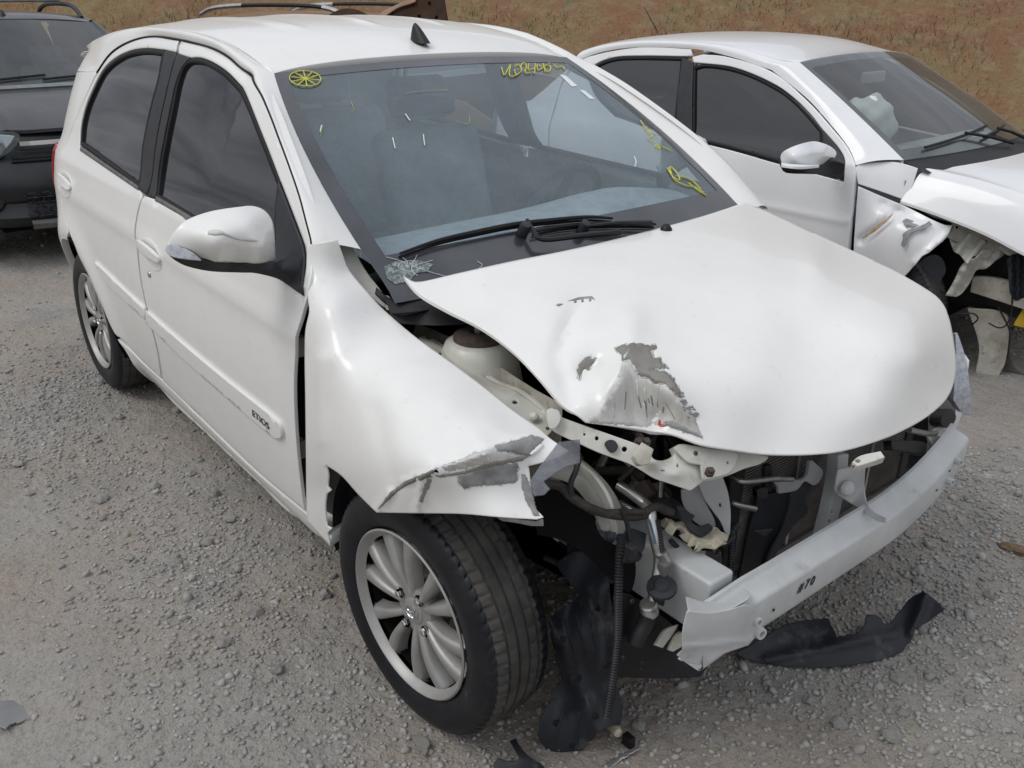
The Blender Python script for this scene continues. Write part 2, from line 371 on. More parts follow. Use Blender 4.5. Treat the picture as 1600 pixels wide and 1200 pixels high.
M['lamp'] = mat('clear_lamp_lens', (.55, .57, .6), .12, .3, coat=1, c2=(.35, .36, .4), scale=90)
M['amber'] = mat('amber_reflector', (.50, .16, .05), .2, coat=.6)
M['label'] = mat('yellow_label', (.55, .36, .02), .5)
M['wire'] = mat('tape_wrapped_wire', (.024, .021, .018), .75, c2=(.048, .042, .035), scale=60, bump=.0008, bscale=200)
M['wood'] = mat('pale_plastic', (.5, .48, .38), .5)
M['ws'] = glassmat('dusty_windscreen_glass', (.84, .95, 1.0), .92, .23, (.29, .385, .435), 2.2, speck=.08)
M['tint'] = glassmat('dark_tinted_glass', (.5, .5, .55), .10, .06, (.28, .28, .33), 2., ior=1.72)
M['tintclear'] = glassmat('lightly_tinted_glass', (.80, .84, .88), .75, .10, (.38, .40, .42), 2.)
M['tint2'] = glassmat('purple_tinted_glass', (.45, .38, .55), .07, .035, (.26, .24, .32), 2., ior=1.8)
M['ws2'] = glassmat('clear_windscreen_glass', (.86, .92, .92), .8, .13, (.36, .38, .39), 2.5)
M['lens'] = glassmat('scratched_clear_plastic', (.85, .85, .88), .75, .45, (.26, .27, .30), 60.)
M['frit'] = mat('black_glass_border', (.022, .024, .030), .3, c2=(.045, .049, .057), scale=5, coat=.6)
# ================================================================== THE WRECKED WHITE HATCHBACK (front axle at the origin, nose towards +x)
car = empty('white_hatchback_car', 'white crash-damaged hatchback with crumpled bonnet and its front bumper torn off', 'car')
def hermite(xs, ys):
    xs = np.array(xs, float); ys = np.array(ys, float); m = np.gradient(ys, xs)
    def f(x):
        x = np.clip(x, xs[0], xs[-1]); i = np.clip(np.searchsorted(xs, x)-1, 0, len(xs)-2)
        h = xs[i+1]-xs[i]; t = (x-xs[i])/h
        return (2*t**3-3*t*t+1)*ys[i]+(t**3-2*t*t+t)*h*m[i]+(-2*t**3+3*t*t)*ys[i+1]+(t**3-t*t)*h*m[i+1]
    return f
zroof = hermite([-3.05, -2.9, -2.6, -2.2, -1.8, -1.4, -1.15, -1.0, -.9], [1.36, 1.40, 1.455, 1.492, 1.505, 1.492, 1.452, 1.405, 1.375])
REDGE = .545
wlow = hermite([.10, .18, .24, .30, .42, .55, .66, .78, .88, .95, .985, 1.0], [.70, .755, .787, .803, .823, .837, .842, .838, .827, .813, .802, .793])
gtau = hermite([0, .1, .3, .5, .7, .85, .94, 1.0], [.797, .772, .738, .703, .664, .630, .602, .560])
def Sw(x, z):
    x = np.asarray(x, float); z = np.asarray(z, float)
    top = zroof(np.minimum(x, -1.06))-.035; tau = (z-.99)/(top-.99)
    w = np.where(z < .99, wlow(z), gtau(tau))
    t = np.clip((-2.48-x)/.56, 0, 2); w = w-.20*t**2.4
    # shoulder swage under the belt and a soft flare over the wheels
    w = w+.006*np.exp(-((z-.86)/.03)**2)*np.clip((x+2.9)/.5, 0, 1)
    for cx in (-2.46, 0.): w = w+.018*np.exp(-(((x-cx)**2+(z-.33)**2)**.5-.36)**2/.07**2)*(z < .9)
    return w
def fS(off=0.):
    return lambda q: np.stack([q[:, 0], -(Sw(q[:, 0], q[:, 1])+off), q[:, 1]], 1)
def hitS(px, Sfun=Sw, T=None):
    """pixels -> (x, z) on the car's right flank"""
    d = rays(px); o = np.repeat(CAM[None], len(d), 0)
    if T is not None: o, d = T(o, d)
    ts = np.linspace(.3, 8, 500); lo = np.zeros(len(d)); hi = np.full(len(d), -1.)
    for i in range(len(d)):
        P = o[i]+ts[:, None]*d[i]; g = P[:, 1]+Sfun(P[:, 0], P[:, 2]); k = np.argmax(g > 0)
        if g[k] <= 0: k = np.argmax(g)
        lo[i], hi[i] = ts[max(k-1, 0)], ts[k]
    for _ in range(40):
        m = (lo+hi)/2; P = o+m[:, None]*d; g = P[:, 1]+Sfun(P[:, 0], P[:, 2]); lo = np.where(g > 0, lo, m); hi = np.where(g > 0, m, hi)
    P = o+hi[:, None]*d; return P[:, [0, 2]]
def sidepoly(pts, h=.03, sp=True):
    c = [len(p) > 2 for p in pts]; q = hitS([p[:2] for p in pts])
    q = [(a[0], a[1], 1) if k or not sp else (a[0], a[1]) for a, k in zip(q, c)]
    return spline(q, h)
RT = (0, -1, .1)
# ---- traced lines on the flank (photograph pixels)
gap_top = [(488.5, 386), (487, 375), (483, 359), (469, 306), (453, 259), (437, 216), (419, 169), (403, 137), (381, 108), (356, 87), (325, 72), (281, 61)]
gap_top_r = [(281, 61), (237, 56), (203, 64), (175, 81), (152, 112)]
rear_edge = [(152, 112), (131, 158), (112, 203), (96, 240), (91, 268), (96, 312), (108, 362)]
arch_edge = [(118, 386), (131, 416), (151, 457), (168, 498), (180, 522)]
cut = [(224, 306), (217, 325), (212, 350), (213, 380), (219, 430), (230, 484), (239, 520), (247, 552), (254, 592)]
win_r = [(125, 226, 1), (127, 200), (134, 169), (147, 137), (162, 109), (181, 91), (203, 80), (228, 76), (256, 79, 1), (248, 122), (235, 172), (223, 235), (216, 294, 1)]
win_f = [(243, 310, 1), (248, 275), (256, 225), (266, 175), (275, 131), (284, 105), (296, 92), (313, 91), (331, 98), (353, 112), (372, 131), (388, 159), (403, 197), (419, 237), (437, 284, 1), (432, 340, 1), (428, 425, 1)]
sail = [(437, 284, 1), (453, 325), (466, 359), (478, 400), (476, 461, 1), (428, 428, 1), (432, 340, 1)]
# ---- rear door
rd = [(279, 64, 1)]+[(p[0]+.8, p[1]+2.6) for p in gap_top_r[1:]]+rear_edge[1:]+arch_edge+[(187, 527, 1), (215, 556), (252, 591, 1)]+[(c[0]-1.2, c[1]) for c in cut[::-1][1:]]
rd[-1] = (*rd[-1], 1)
rd += [(216, 296, 1), (170, 260), (124, 228, 1), (125.5, 200), (132.5, 168), (145.5, 136), (161, 107.5), (180, 89.5), (203, 78.5), (228, 74.5), (257, 77, 1), (275, 81, 1)]
doorR, doorRL = panel('rear_door', sidepoly(rd), fS(), M['paint'], car, toward=RT, depth=.03, mirror=car)
fd = [(283, 64.5, 1)]+[(p[0]-2.6, p[1]+2.2) for p in gap_top[::-1][1:]]+[(486, 400), (484, 440), (479, 467, 1), (465, 513), (461, 540), (459, 593), (460, 647), (463, 693), (468, 743), (476, 797, 1)]
fd += [(400, 733), (329, 665), (256, 596, 1)]+[(c[0]+1.2, c[1]) for c in cut[::-1][1:]]
fd[-1] = (*fd[-1], 1)
fd += [(243, 312, 1), (291, 340), (360, 384), (428, 430), (476, 464, 1), (479.5, 400), (467.5, 358), (454.5, 324), (438.5, 283), (420.5, 236), (404.5, 196), (389.5, 158), (373, 129), (354, 110), (332, 96), (313, 89), (298, 89.5, 1), (279, 84, 1)]
doorF, doorFL = panel('front_door', sidepoly(fd), fS(), M['paint'], car, toward=RT, depth=.009, mirror=car)
for nm, w, dr, drl in (('window_glass', win_r, doorR, doorRL), ('window_glass', win_f, doorF, doorFL)):
    wl_ = panel(nm, sidepoly(w, .04), fS(-.010), M['tint'], dr, toward=RT, depth=.004, mirror=drl)[1]; wl_.data.materials[0] = M['tintclear']
    ring = sidepoly(w, .02); inner = offset_ring(ring, .013)
    panel('window_seal', ring, fS(-.001), M['seal'], dr, holes=[inner], h=.02, inset=0, toward=RT, depth=.012, mirror=drl)
panel('mirror_sail', sidepoly(sail), fS(.004), M['greyplastic'], doorF, toward=RT, depth=.012, mirror=doorFL)
panel('pillar_trim', sidepoly([(258, 79, 1), (276, 82.5, 1), (258, 150), (243, 225), (230.5, 303, 1), (217, 295, 1), (224, 235), (236.5, 172), (249.5, 122)]), fS(.001), M['greyplastic'], doorR, toward=RT, depth=.012, mirror=doorRL)
panel('pillar_trim', sidepoly([(277.5, 83, 1), (297, 90, 1), (285, 104), (274, 131), (264.5, 175), (254.5, 225), (246.5, 275), (242.5, 310.5, 1), (232, 304, 1), (245, 225), (260, 150)]), fS(.0012), M['greyplastic'], doorF, toward=RT, depth=.012, mirror=doorFL)
# weathered belt seals
panel('belt_seal', sidepoly([(127, 228, 1), (170, 258.5), (216, 290, 1), (217, 297, 1), (170, 265), (126, 235, 1)], sp=False), fS(.003), M['sealgrey'], doorR, h=.02, inset=0, toward=RT, mirror=doorRL)
panel('belt_seal', sidepoly([(245, 306, 1), (291, 333), (360, 377), (428, 424, 1), (428, 431, 1), (360, 385), (291, 341), (243.5, 313, 1)], sp=False), fS(.003), M['sealgrey'], doorF, h=.02, inset=0, toward=RT, mirror=doorFL)
# ---- side mouldings with lettering
mo_r = [(149, 407, 1), (165, 422), (190, 446), (229, 482, 1), (231, 499, 1), (190, 462), (166, 438)]
mo_f = [(231, 485, 1), (290, 537), (360, 595), (425, 646), (441, 662), (444, 680), (436, 684), (420, 673), (360, 622), (290, 560), (232.5, 505, 1)]
panel('side_moulding', sidepoly(mo_r), fS(.009), M['paint'], doorR, h=.02, inset=.003, toward=RT, depth=.010, mirror=doorRL)
mf = panel('side_moulding', sidepoly(mo_f), fS(.009), M['paint'], doorF, h=.02, inset=.003, toward=RT, depth=.010, mirror=doorFL)[0]
def lettering(name, s, mat_, parent, p0, xdir, updir, size, off, extrude=.0006, shear=0., align='CENTER', wide=1., space=1.):
    """text laid on a surface: p0 centre, xdir/updir unit vectors"""
    c = bpy.data.curves.new(name, 'FONT'); c.body = s; c.size = size; c.extrude = extrude; c.shear = shear; c.align_x = align; c.align_y = 'CENTER'; c.space_character = 1.08*space; c.offset = size*.006
    o = bpy.data.objects.new(name, c); COL.objects.link(o)
    dg = bpy.context.evaluated_depsgraph_get(); me = bpy.data.meshes.new_from_object(o.evaluated_get(dg)); bpy.data.objects.remove(o)
    x = Vector(xdir).normalized(); n = x.cross(Vector(updir)).normalized(); y = n.cross(x)
    me.transform(Matrix.Diagonal((wide, 1, 1, 1)))
    me.transform(Matrix(((x[0], y[0], n[0], p0[0]+n[0]*off), (x[1], y[1], n[1], p0[1]+n[1]*off), (x[2], y[2], n[2], p0[2]+n[2]*off), (0, 0, 0, 1))))
    me.materials.clear(); me.materials.append(mat_); me.name = name
    return link(name, me, parent)
a, b = hitS([(397, 641), (429, 668)]); c = (a+b)/2
pa, pb, pc = [fS(.009)(np.array([q]))[0] for q in (a, b, c)]
lettering('lettering', 'ETIOS', M['text'], mf, pc, pb-pa, (0, .05, 1), .027, .0015, wide=1.42)
# ---- handles
def handle(px, door, mirror_door):
    q = hitS([px])[0]; cx, cz = q
    cup = np.stack([cx+.098*np.cos(t_:=np.linspace(0, 2*np.pi, 40, endpoint=False)), cz+.048*np.sin(t_)], 1)
    def fc(p):
        r2 = np.clip(((p[:, 0]-cx)/.098)**2+((p[:, 1]-cz)/.048)**2, 0, 1)
        o = fS(.0015)(p); o[:, 1] += .018*(1-r2)**.8*(p[:, 1] < cz+.02); return o
    panel('handle_cup', cup, fc, M['paint'], door, h=.008, inset=.002, toward=RT, depth=.004, mirror=mirror_door)
    hp = spline([(cx-.105, cz+.022), (cx-.05, cz+.038), (cx+.04, cz+.034), (cx+.095, cz+.012), (cx+.088, cz-.006), (cx, cz+.002), (cx-.09, cz+.006)], .012)
    def fh(p):
        o = fS(0)(p); o[:, 1] -= .024*np.clip(1-((p[:, 0]-cx+.005)/.108)**2, 0, 1)**.5; return o
    panel('door_handle', hp, fh, M['paint'], door, h=.010, inset=.003, toward=RT, depth=.012, mirror=mirror_door)
handle((236, 397), doorF, doorFL); handle((102, 288), doorR, doorRL)
q = hitS([(234, 429)])[0]; p = fS()(np.array([q]))[0]
b = MB(); b.lathe([(0, .004), (.009, .004), (.011, .0)], p, (0, -1, 0), 16); b.build('key_lock', M['steel'], doorF)
# ---- sill
sill = [(183, 531, 1), (215, 561), (254, 597), (329, 671), (400, 739), (477, 803, 1), (516, 838, 1), (517, 853, 1), (500, 840), (463, 809), (400, 752), (329, 685), (252, 609), (200, 556)]
panel('sill', sidepoly(sill), fS(-.002), M['paint'], car, h=.025, toward=RT, depth=.06, mirror=car)
# ---- front pillar + roof side rail: loft between the door gap and the windscreen / roof edge
WB, WT = np.array([-.292, .646, .966]), np.array([-1.016, .542, 1.380])        # windscreen corners (left side, +y)
def wsP(y01, s):
    """windscreen surface: y01 -1..1 across, s 0 bottom .. 1 top"""
    y01 = np.asarray(y01, float); s = np.asarray(s, float)
    c = WB+(WT-WB)*s[..., None]; k = 1-y01**2
    x = c[..., 0]+k*(.085*(1-s)+.004*s+.035*s*(1-s)); z = c[..., 2]+k*(.018*(1-s)+.016*s+.03*s*(1-s))+.035*s*(1-s); return np.stack([x, (c[..., 1]+.13*np.clip(s, 0, 1)*(1-s))*y01, z], -1)
def res3(P, n):
    L = np.concatenate([[0], np.cumsum(np.linalg.norm(np.diff(P, axis=0), axis=1))]); s = np.linspace(0, L[-1], n)
    return np.stack([np.interp(s, L, P[:, i]) for i in range(P.shape[1])], 1)
def spl2(P, n):
    Q = spline([tuple(p) for p in P], .01, closed=False); return res3(Q, n)
gq = hitS(gap_top+gap_top_r[1:]); gd = spline([tuple(p) for p in gq], .004, closed=False); kc = int(np.argmin(np.linalg.norm(gd-gq[8], axis=1)))
o1 = fS()(res3(gd[:kc+1], 40)); o2 = fS()(res3(gd[kc:], 50))
sv = np.linspace(.15, 1, 40); i1 = wsP(-np.ones(40), sv); xr = np.linspace(-1.016, -2.78, 50); i2 = np.stack([xr, np.full(50, -REDGE), zroof(xr)-.035], 1)
i2[0] = i1[-1]; i2[:8, 2] = np.interp(np.arange(8), [0, 7], [i1[-1, 2], i2[7, 2]]); i2[:8, 1] = np.interp(np.arange(8), [0, 7], [-.542, -REDGE])
O = np.concatenate([o1, o2[1:]]); I = np.concatenate([i1, i2[1:]])
ex = np.linspace(0, 1, 9)[1:, None]; q0_ = np.array([O[-1][0], O[-1][2]]); q1_ = np.array([-2.955, 1.27]); O = np.concatenate([O, fS(.001)(q0_+(q1_-q0_)*ex)])
I = np.concatenate([I, I[-1]+(np.array([-2.945, -.47, float(zroof(-2.94))-.03])-I[-1])*ex]); O_, I0 = O, I
def rail(side):
    R = []; O, I = O_, I0
    if side < 0:
        k_ = np.linspace(8, 1, 8)[:, None]; O = np.concatenate([O[0]+(O[0]-O[1])*k_, O]); I = np.concatenate([wsP(-np.ones(8), np.linspace(-.02, .13, 8)), I])
    for t in np.linspace(0, 1, 9):
        p = O*(1-t)+I*t; k = math.sin(math.pi*t)*np.clip(np.arange(len(p))[::-1]/14, 0, 1); bul = np.zeros_like(p); bul[:, 1] = -.020*k; bul[:, 2] = .014*k; R.append(p+bul)
    R = np.array(R); R[..., 1] *= side
    edge = R[0].copy(); edge[:, 1] += .03*side; ins = R[-1].copy(); ins[:, 2] -= .02
    R = np.concatenate([edge[None], R, ins[None]]); b = MB(); b.grid(R); return b.build('roof_side_rail', M['paint'], car, sharp=50)
rail(1); rail(-1)
for s in (1, -1):
    b = MB(); q_ = fS(-.0012)(spl2(hitS([(p[0]-1.2, p[1]+1.2) for p in gap_top+gap_top_r[1:]]), 90)); q_[:, 1] *= s; b.tube(q_, .0034, 6); b.build('gap_shade_strip', M['seal'], car)  # dark strip laid along the door gap, painting the gap's shade
# ---- roof
def fR(q):
    x, y = q[:, 0], q[:, 1]; t = np.abs(y)/REDGE
    z = zroof(x)-.022*t**2-.013*t**6
    for yc in (-.30, -.02, .26): z = z+.006*np.exp(-((y-yc)/.022)**2)*np.clip((-1.32-x)/.1, 0, 1)*np.clip((x+2.75)/.1, 0, 1)
    return np.stack([x, y, z], 1)
ry = np.linspace(-REDGE+.003, REDGE-.003, 30); yl = REDGE-.003
rp = [(wsP(np.array(y/.542*.985), np.array(1.))[0]-.012, y) for y in ry]+[(x, yl) for x in np.linspace(-1.1, -2.8, 40)]+[(-2.93+.06*(y/yl)**4, y) for y in ry[::-1]]+[(x, -yl) for x in np.linspace(-2.8, -1.1, 40)]
panel('roof', np.array(rp), fR, M['paint'], car, toward=(0, 0, 1), h=.035, inset=.006, depth=.02)
# roof antenna
ax_, az_ = -1.12, fR(np.array([(-1.12, 0.)]))[0, 2]
b = MB(); R = []
for t in np.linspace(0, 1, 8):
    hh = .058*t; L = .040*(1-t)**.8+.004; wd = .020*(1-t)**.6+.0015; cx = ax_+.02-.03*t
    R.append([(cx+L*math.cos(k)*(1.25 if math.cos(k) < 0 else 1), wd*math.sin(k), az_-.004+hh) for k in np.linspace(0, 2*np.pi, 17)])
b.grid(R); b.build('roof_antenna', M['black'], car)
# ---- windscreen
Y, Sg = np.meshgrid(np.linspace(-1, 1, 41), np.linspace(-.06, 1, 25)); P = wsP(Y, Sg)
b = MB(); b.grid(P); ws = b.build('windscreen', M['ws'], car)
def wsband(y0, y1, s0, s1, off=-.0012, n=24):
    Yg, Sq = np.meshgrid(np.linspace(y0, y1, n), np.linspace(s0, s1, n)); Q = wsP(Yg, Sq); Q[..., 2] -= off; Q[..., 0] -= off*.5; return Q
b = MB()
for a in ((-1, -.935, -.06, 1.), (.935, 1, -.06, 1.), (-.935, .935, .955, 1.), (-.935, .935, -.06, .11)): b.grid(wsband(*a))
b.build('black_border', M['frit'], ws)
def hitW(px):
    """pixels -> 3-D on the windscreen"""
    d = rays(px); o = []
    for di in d:
        best = None; y, s = 0., .5
        for _ in range(30):
            p = wsP(np.array(y), np.array(s)); e = 1e-4
            pu = (wsP(np.array(y+e), np.array(s))-p)/e; pv = (wsP(np.array(y), np.array(s+e))-p)/e
            A = np.stack([pu, pv, -di], 1); r = np.linalg.lstsq(A, CAM-p, rcond=None)[0]
            y += np.clip(r[0], -.5, .5); s += np.clip(r[1], -.5, .5)
        o.append(wsP(np.array(y), np.array(s)))
    return np.array(o)
WN = unit(np.array([.5, 0, .86]))
def scribble(name, strokes, wpx, mat_, parent, k=8):
    b = MB()
    for st in strokes:
        P = crv(hitW(st), k)+WN*.0042; b.tube(P, wpx/2*.0021, 5, up=WN)
    return b.build(name, mat_, parent)
def ell(u, v, a, bb, n=24, rot=0): return [tuple(p) for p in np.vstack([circle(u, v, a, bb, n, rot), circle(u, v, a, bb, n, rot)[:1]])]
st = [ell(476.5, 124.5, 24.5, 12, 20, .06)]
for k in range(5):
    t = k*math.pi/5+.2; st.append([(476.5+23*math.cos(t), 125+11*math.sin(t)), (477, 125), (476.5-23*math.cos(t), 124-11*math.sin(t))])
scribble('wheel_mark', st, 1.7, M['chalk'], ws, 3)
scribble('scrawled_number', [[(783, 107), (787, 119), (792, 112), (797, 103), (795, 118), (801, 121), (808, 118)], [(804, 105), (811, 103), (814, 112), (806, 118), (803, 110)], [(812, 107), (817, 100), (822, 104), (820, 115), (829, 115)],
    [(826, 101), (825, 110), (836, 108)], [(836, 101), (834, 117)], [(846, 106), (839, 103), (840, 111), (848, 107), (848, 101), (851, 114)], [(858, 100), (850, 106), (856, 114), (860, 106), (853, 103)], [(865, 103), (871, 107), (878, 105), (882, 110)]], 1.9, M['chalk'], ws, 5)
scribble('scrawled_stroke', [[(1000, 190), (1010, 205), (1018, 214), (1012, 218), (1024, 226), (1031, 234), (1023, 229), (1038, 232), (1048, 237)], [(1008, 199), (1016, 208), (1026, 214)]], 1.7, M['chalk'], ws, 5)
scribble('scrawled_stroke', [[(1042, 264), (1050, 277), (1061, 283), (1057, 272), (1046, 262), (1052, 281), (1070, 291), (1085, 294), (1098, 302)], [(1075, 287), (1090, 299), (1103, 307)], [(1064, 277), (1080, 283), (1094, 297)]], 2.0, M['chalk'], ws, 5)
for s_ in ([(440+212, 230-0), (616, 234)],): pass
for st_ in ([(613, 217), (615, 226), (617, 234)], [(661, 212), (662, 221), (663, 229)], [(633, 180), (640, 190)], [(502, 198), (500, 208)], [(990, 246), (993, 254), (991, 262)]): scribble('glass_scratch', [st_], 1.4, M['whitemark'], ws, 4)
for st_ in ([(500, 215), (504, 197)], [(700, 142), (668, 143), (632, 147)], [(733, 183), (731, 195), (712, 191)], [(548, 160), (552, 172), (549, 176)]): scribble('yellow_smear', [st_], .45, M['chalk'], ws, 5)
def wpoly(name, px, mat_, parent, off=.002):
    P = hitW(px)+WN*off; b = MB(); b.add(np.concatenate([P, P-WN*.001]), [tuple(range(len(P)))]); return b.build(name, mat_, parent)
wpoly('glass_sticker', [(874, 117), (884, 119), (902, 135), (893, 136)], M['whitemark'], ws); wpoly('glass_sticker', [(905, 141), (913, 142), (929, 155), (921, 155)], M['whitemark'], ws)
# star crack by the lower corner
stc = []; cu, cv = 640, 417
for k in range(15):
    t = 2*math.pi*k/15+random.uniform(-.1, .1); L = random.choice((8, 12, 30, 38))*random.uniform(.7, 1.1); stc.append([(cu+random.uniform(2, 9)*math.cos(t), cv+2*math.sin(t)), (cu+L*.6*math.cos(t+.1), cv+L*.33*math.sin(t+.1)), (cu+L*1.2*math.cos(t), cv+L*.6*math.sin(t))])
for r_ in (14,): stc.append([(cu+r_*1.2*math.cos(t)+random.uniform(-2, 2), cv+r_*.6*math.sin(t)+random.uniform(-1, 1)) for t in np.linspace(0, 5.4, 12)])
stc.append([(650, 420), (690, 432), (720, 436), (752, 418), (745, 410)])
scribble('star_crack', stc, .5, M['whitemark'], ws, 3)
wpoly('shattered_glass', [(600, 418), (618, 410), (655, 408), (676, 414), (668, 426), (650, 428), (640, 440), (618, 446), (604, 436)], mat('crushed_glass', (.27, .32, .32), .3, c2=(.06, .07, .07), scale=120, lo=.4, hi=.6, bump=.002, bscale=160), ws, .0032)
# ---- cowl
def cowlP(y01, t): 
    p = wsP(np.asarray(y01, float), np.full(np.shape(y01), -.02)); o = p.copy(); k_ = 1-.75*np.clip((np.abs(y01)-.80)/.22, 0, 1)**2; o[..., 0] += t*.13*k_; o[..., 2] -= .012+.05*t**1.5; return o
b = MB(); b.grid(np.array([cowlP(np.linspace(-1.02, 1.02, 40), t) for t in (0, .1, .3, .55, .8, 1)])); b.build('cowl_panel', M['black'], car)
# wipers
def wiper(name, blade, arm, knob):
    r = empty(name, parent=car)
    P = crv(hitW(blade), 6)+WN*.018; b = MB(); b.tube(P, [.0035+.003*math.sin(math.pi*i/(len(P)-1)) for i in range(len(P))], 6, sx=.8); b.build('wiper_blade', M['black'], r)
    P = crv(hitW(blade), 6)+WN*.006; b = MB(); b.tube(P, .0035, 5, sx=.5); b.build('wiper_rubber', M['seal'], r)
    P = crv([hitW([a[:2]])[0]+WN*a[2] for a in arm], 6); b = MB(); b.tube(P, [.004+.005*i/len(P) for i in range(len(P))], 8, sx=1.2); b.build('wiper_arm', M['black'], r)
    k = hitW([knob])[0]+WN*.026; b = MB(); b.lathe([(0, .012), (.012, .010), (.015, 0), (.015, -.02)], k, WN, 14); b.build('wiper_hinge', M['greyplastic'], r)
    return r
wiper('windscreen_wiper', [(622, 405), (680, 385), (740, 371), (800, 359), (860, 352), (915, 347), (953, 349)], [(818, 356, .028), (826, 372, .03), (842, 388, .03), (900, 384, .035), (960, 376, .03)], (815, 367))
wiper('windscreen_wiper', [(830, 370), (880, 361), (930, 358), (980, 357), (1020, 358)], [(905, 364, .022), (960, 362, .03), (1010, 362, .03)], (908, 364))
# ---- dashboard, seats, steering wheel (behind the glass)
b = MB(); R = []
for t in np.linspace(0, 1, 9):
    R.append([(-.36-.42*t+.05*(y/.66)**2, y, .955+.03*math.sin(math.pi*t)-.22*max(0, t-.75)*2+(.035*math.exp(-((y-.36)/.2)**2)*math.exp(-((t-.6)/.25)**2))) for y in np.linspace(-.60, .60, 25)])
b.grid(R); b.build('dashboard', M['interior'], car)
b = MB(); c0 = np.array((-.86, .36, .90)); n0 = unit(np.array((-.85, 0, .5))); a0 = np.array((0, 1., 0)); b0 = np.cross(n0, a0)
b.tube([c0+.185*(math.cos(t)*a0+math.sin(t)*b0) for t in np.linspace(0, 2*np.pi, 40)], .016, 8, cap=False); 
for t in (0, math.pi, -math.pi/2): b.tube([c0, c0+.18*(math.cos(t)*a0+math.sin(t)*b0)], .016, 6)
b.lathe([(0, .03), (.06, .025), (.075, 0)], c0, n0, 16); b.build('steering_wheel', M['black'], car)
def seat(x, y, w=.25):
    r = empty('seat', parent=car)
    def pad(name, c, d, tilt, bev=.06):
        bb = MB(); R_ = np.array([[math.cos(tilt), 0, math.sin(tilt)], [0, 1, 0], [-math.sin(tilt), 0, math.cos(tilt)]]); bb.box(c, d, R_); bb.build(name, M['interior'], r, bevel=bev, seg=4)
    pad('seat_cushion', (x, y, .48), (.52, 2*w, .16), -.1); pad('backrest', (x-.30, y, .80), (.14, 2*w-.02, .62), -.30); pad('headrest', (x-.42, y, 1.20), (.10, .27, .17), -.25, .045)
seat(-1.28, -.37); seat(-1.28, .37); seat(-2.05, -.33, .30); seat(-2.05, .33, .30)
b = MB(); P = hitW([(672, 132)])[0]-WN*.07; b.box(P, (.03, .22, .065)); b.build('rear_view_mirror', M['black'], car, bevel=.015)
b = MB(); b.box((-1.5, 0, .24), (2.6, 1.45, .08)); b.build('cabin_floor', M['dark'], car)
Yg, Xg = np.meshgrid(np.linspace(-.53, .53, 12), np.linspace(-1.05, -2.85, 14)); Q = fR(np.stack([Xg.ravel(), Yg.ravel()], 1)).reshape(14, 12, 3); Q[..., 2] -= .04
b = MB(); b.grid(Q); b.build('headlining', M['interior2'], car)
for s in (1, -1):
    b = MB(); b.grid(np.array([[(x, s*(Sw(np.array(x), np.array(z))-.07), z) for x in np.linspace(-2.75, -.62, 24)] for z in (.2, .35, .5, .7, .85, .96)])); b.build('door_lining', M['interior'], car)
    b = MB(); b.tube([(x, s*.5, z) for x, z in ((-.75, 1.245), (-.95, 1.345))], .02, 6)
# ---- rear end: quarter panels, hatch, bumper, lamps, spoiler
qp = [hitS([p])[0] for p in rear_edge]+[hitS([p])[0] for p in arch_edge[:1]]
arc = [(-2.46+.345*math.cos(t), .315+.345*math.sin(t)) for t in np.linspace(.75, math.pi+.1, 16)]
qpoly = [(p[0]-.006, p[1]) for p in qp[:-1]]
qpoly = qpoly+[(a, b_) for a, b_ in arc if a < qpoly[-1][0]-.01 or b_ < .4][0:]+[(-2.86, .34), (-2.985, .36), (-3.0, .66), (-2.99, .95), (-2.97, 1.15), (-2.96, 1.262)]
quarter = panel('quarter_panel', linear(qpoly, .03), fS(), M['paint'], car, toward=RT, depth=.03, mirror=car)
arcq = np.array([(-2.46+.36*math.cos(t), .315+.36*math.sin(t)) for t in np.linspace(-.2, math.pi+.2, 30)])
for s in (1, -1):
    b = MB(); b.grid(np.array([[(x, s*(-(Sw(np.array(x), np.array(z)) if k == 0 else .50)), z) for x, z in arcq] for k in (0, 1)])); b.build('wheel_arch_liner', M['dark'], car)
yy = np.linspace(-1, 1, 21)
def rearsec(z, xb, bow=.09): 
    w_ = float(Sw(np.array(-2.985), np.array(z))); return [(xb-bow*(1-abs(t)**2.2), t*w_, z) for t in yy]
b = MB(); b.grid(np.array([rearsec(z, x_) for z, x_ in ((.66, -2.995), (.80, -3.0), (.95, -2.985), (1.02, -2.97))])); b.build('hatch_door', M['paint'], car)
b = MB(); b.grid(np.array([rearsec(z, x_, .06) for z, x_ in ((1.02, -2.965), (1.15, -2.94), (1.30, -2.88), (1.345, -2.86))])); b.build('rear_window', M['tintclear'], car)
b = MB(); b.grid(np.array([rearsec(z, x_, bw) for z, x_, bw in ((.20, -2.93, .06), (.30, -2.98, .12), (.45, -2.99, .15), (.60, -2.99, .14), (.66, -2.99, .10))])); b.build('rear_bumper', M['paint'], car)
b = MB(); b.grid(np.array([[(-2.86-.07*t, y, 1.392-.035*(y/.5)**2-.02*t+.008*math.sin(3*t)) for y in np.linspace(-.56, .56, 20)] for t in np.linspace(0, 1, 6)]+[[(-2.90, y, 1.345-.03*(y/.5)**2) for y in np.linspace(-.52, .52, 20)]])); b.build('roof_spoiler', M['paint'], car)
tl = [(-2.70, .985), (-2.78, 1.0), (-2.92, .99), (-2.985, .90), (-2.985, .74), (-2.86, .73), (-2.79, .82)]
panel('tail_lamp', spline(tl, .02), fS(.010), M['red'], car, toward=RT, depth=.03, h=.03, mirror=car)
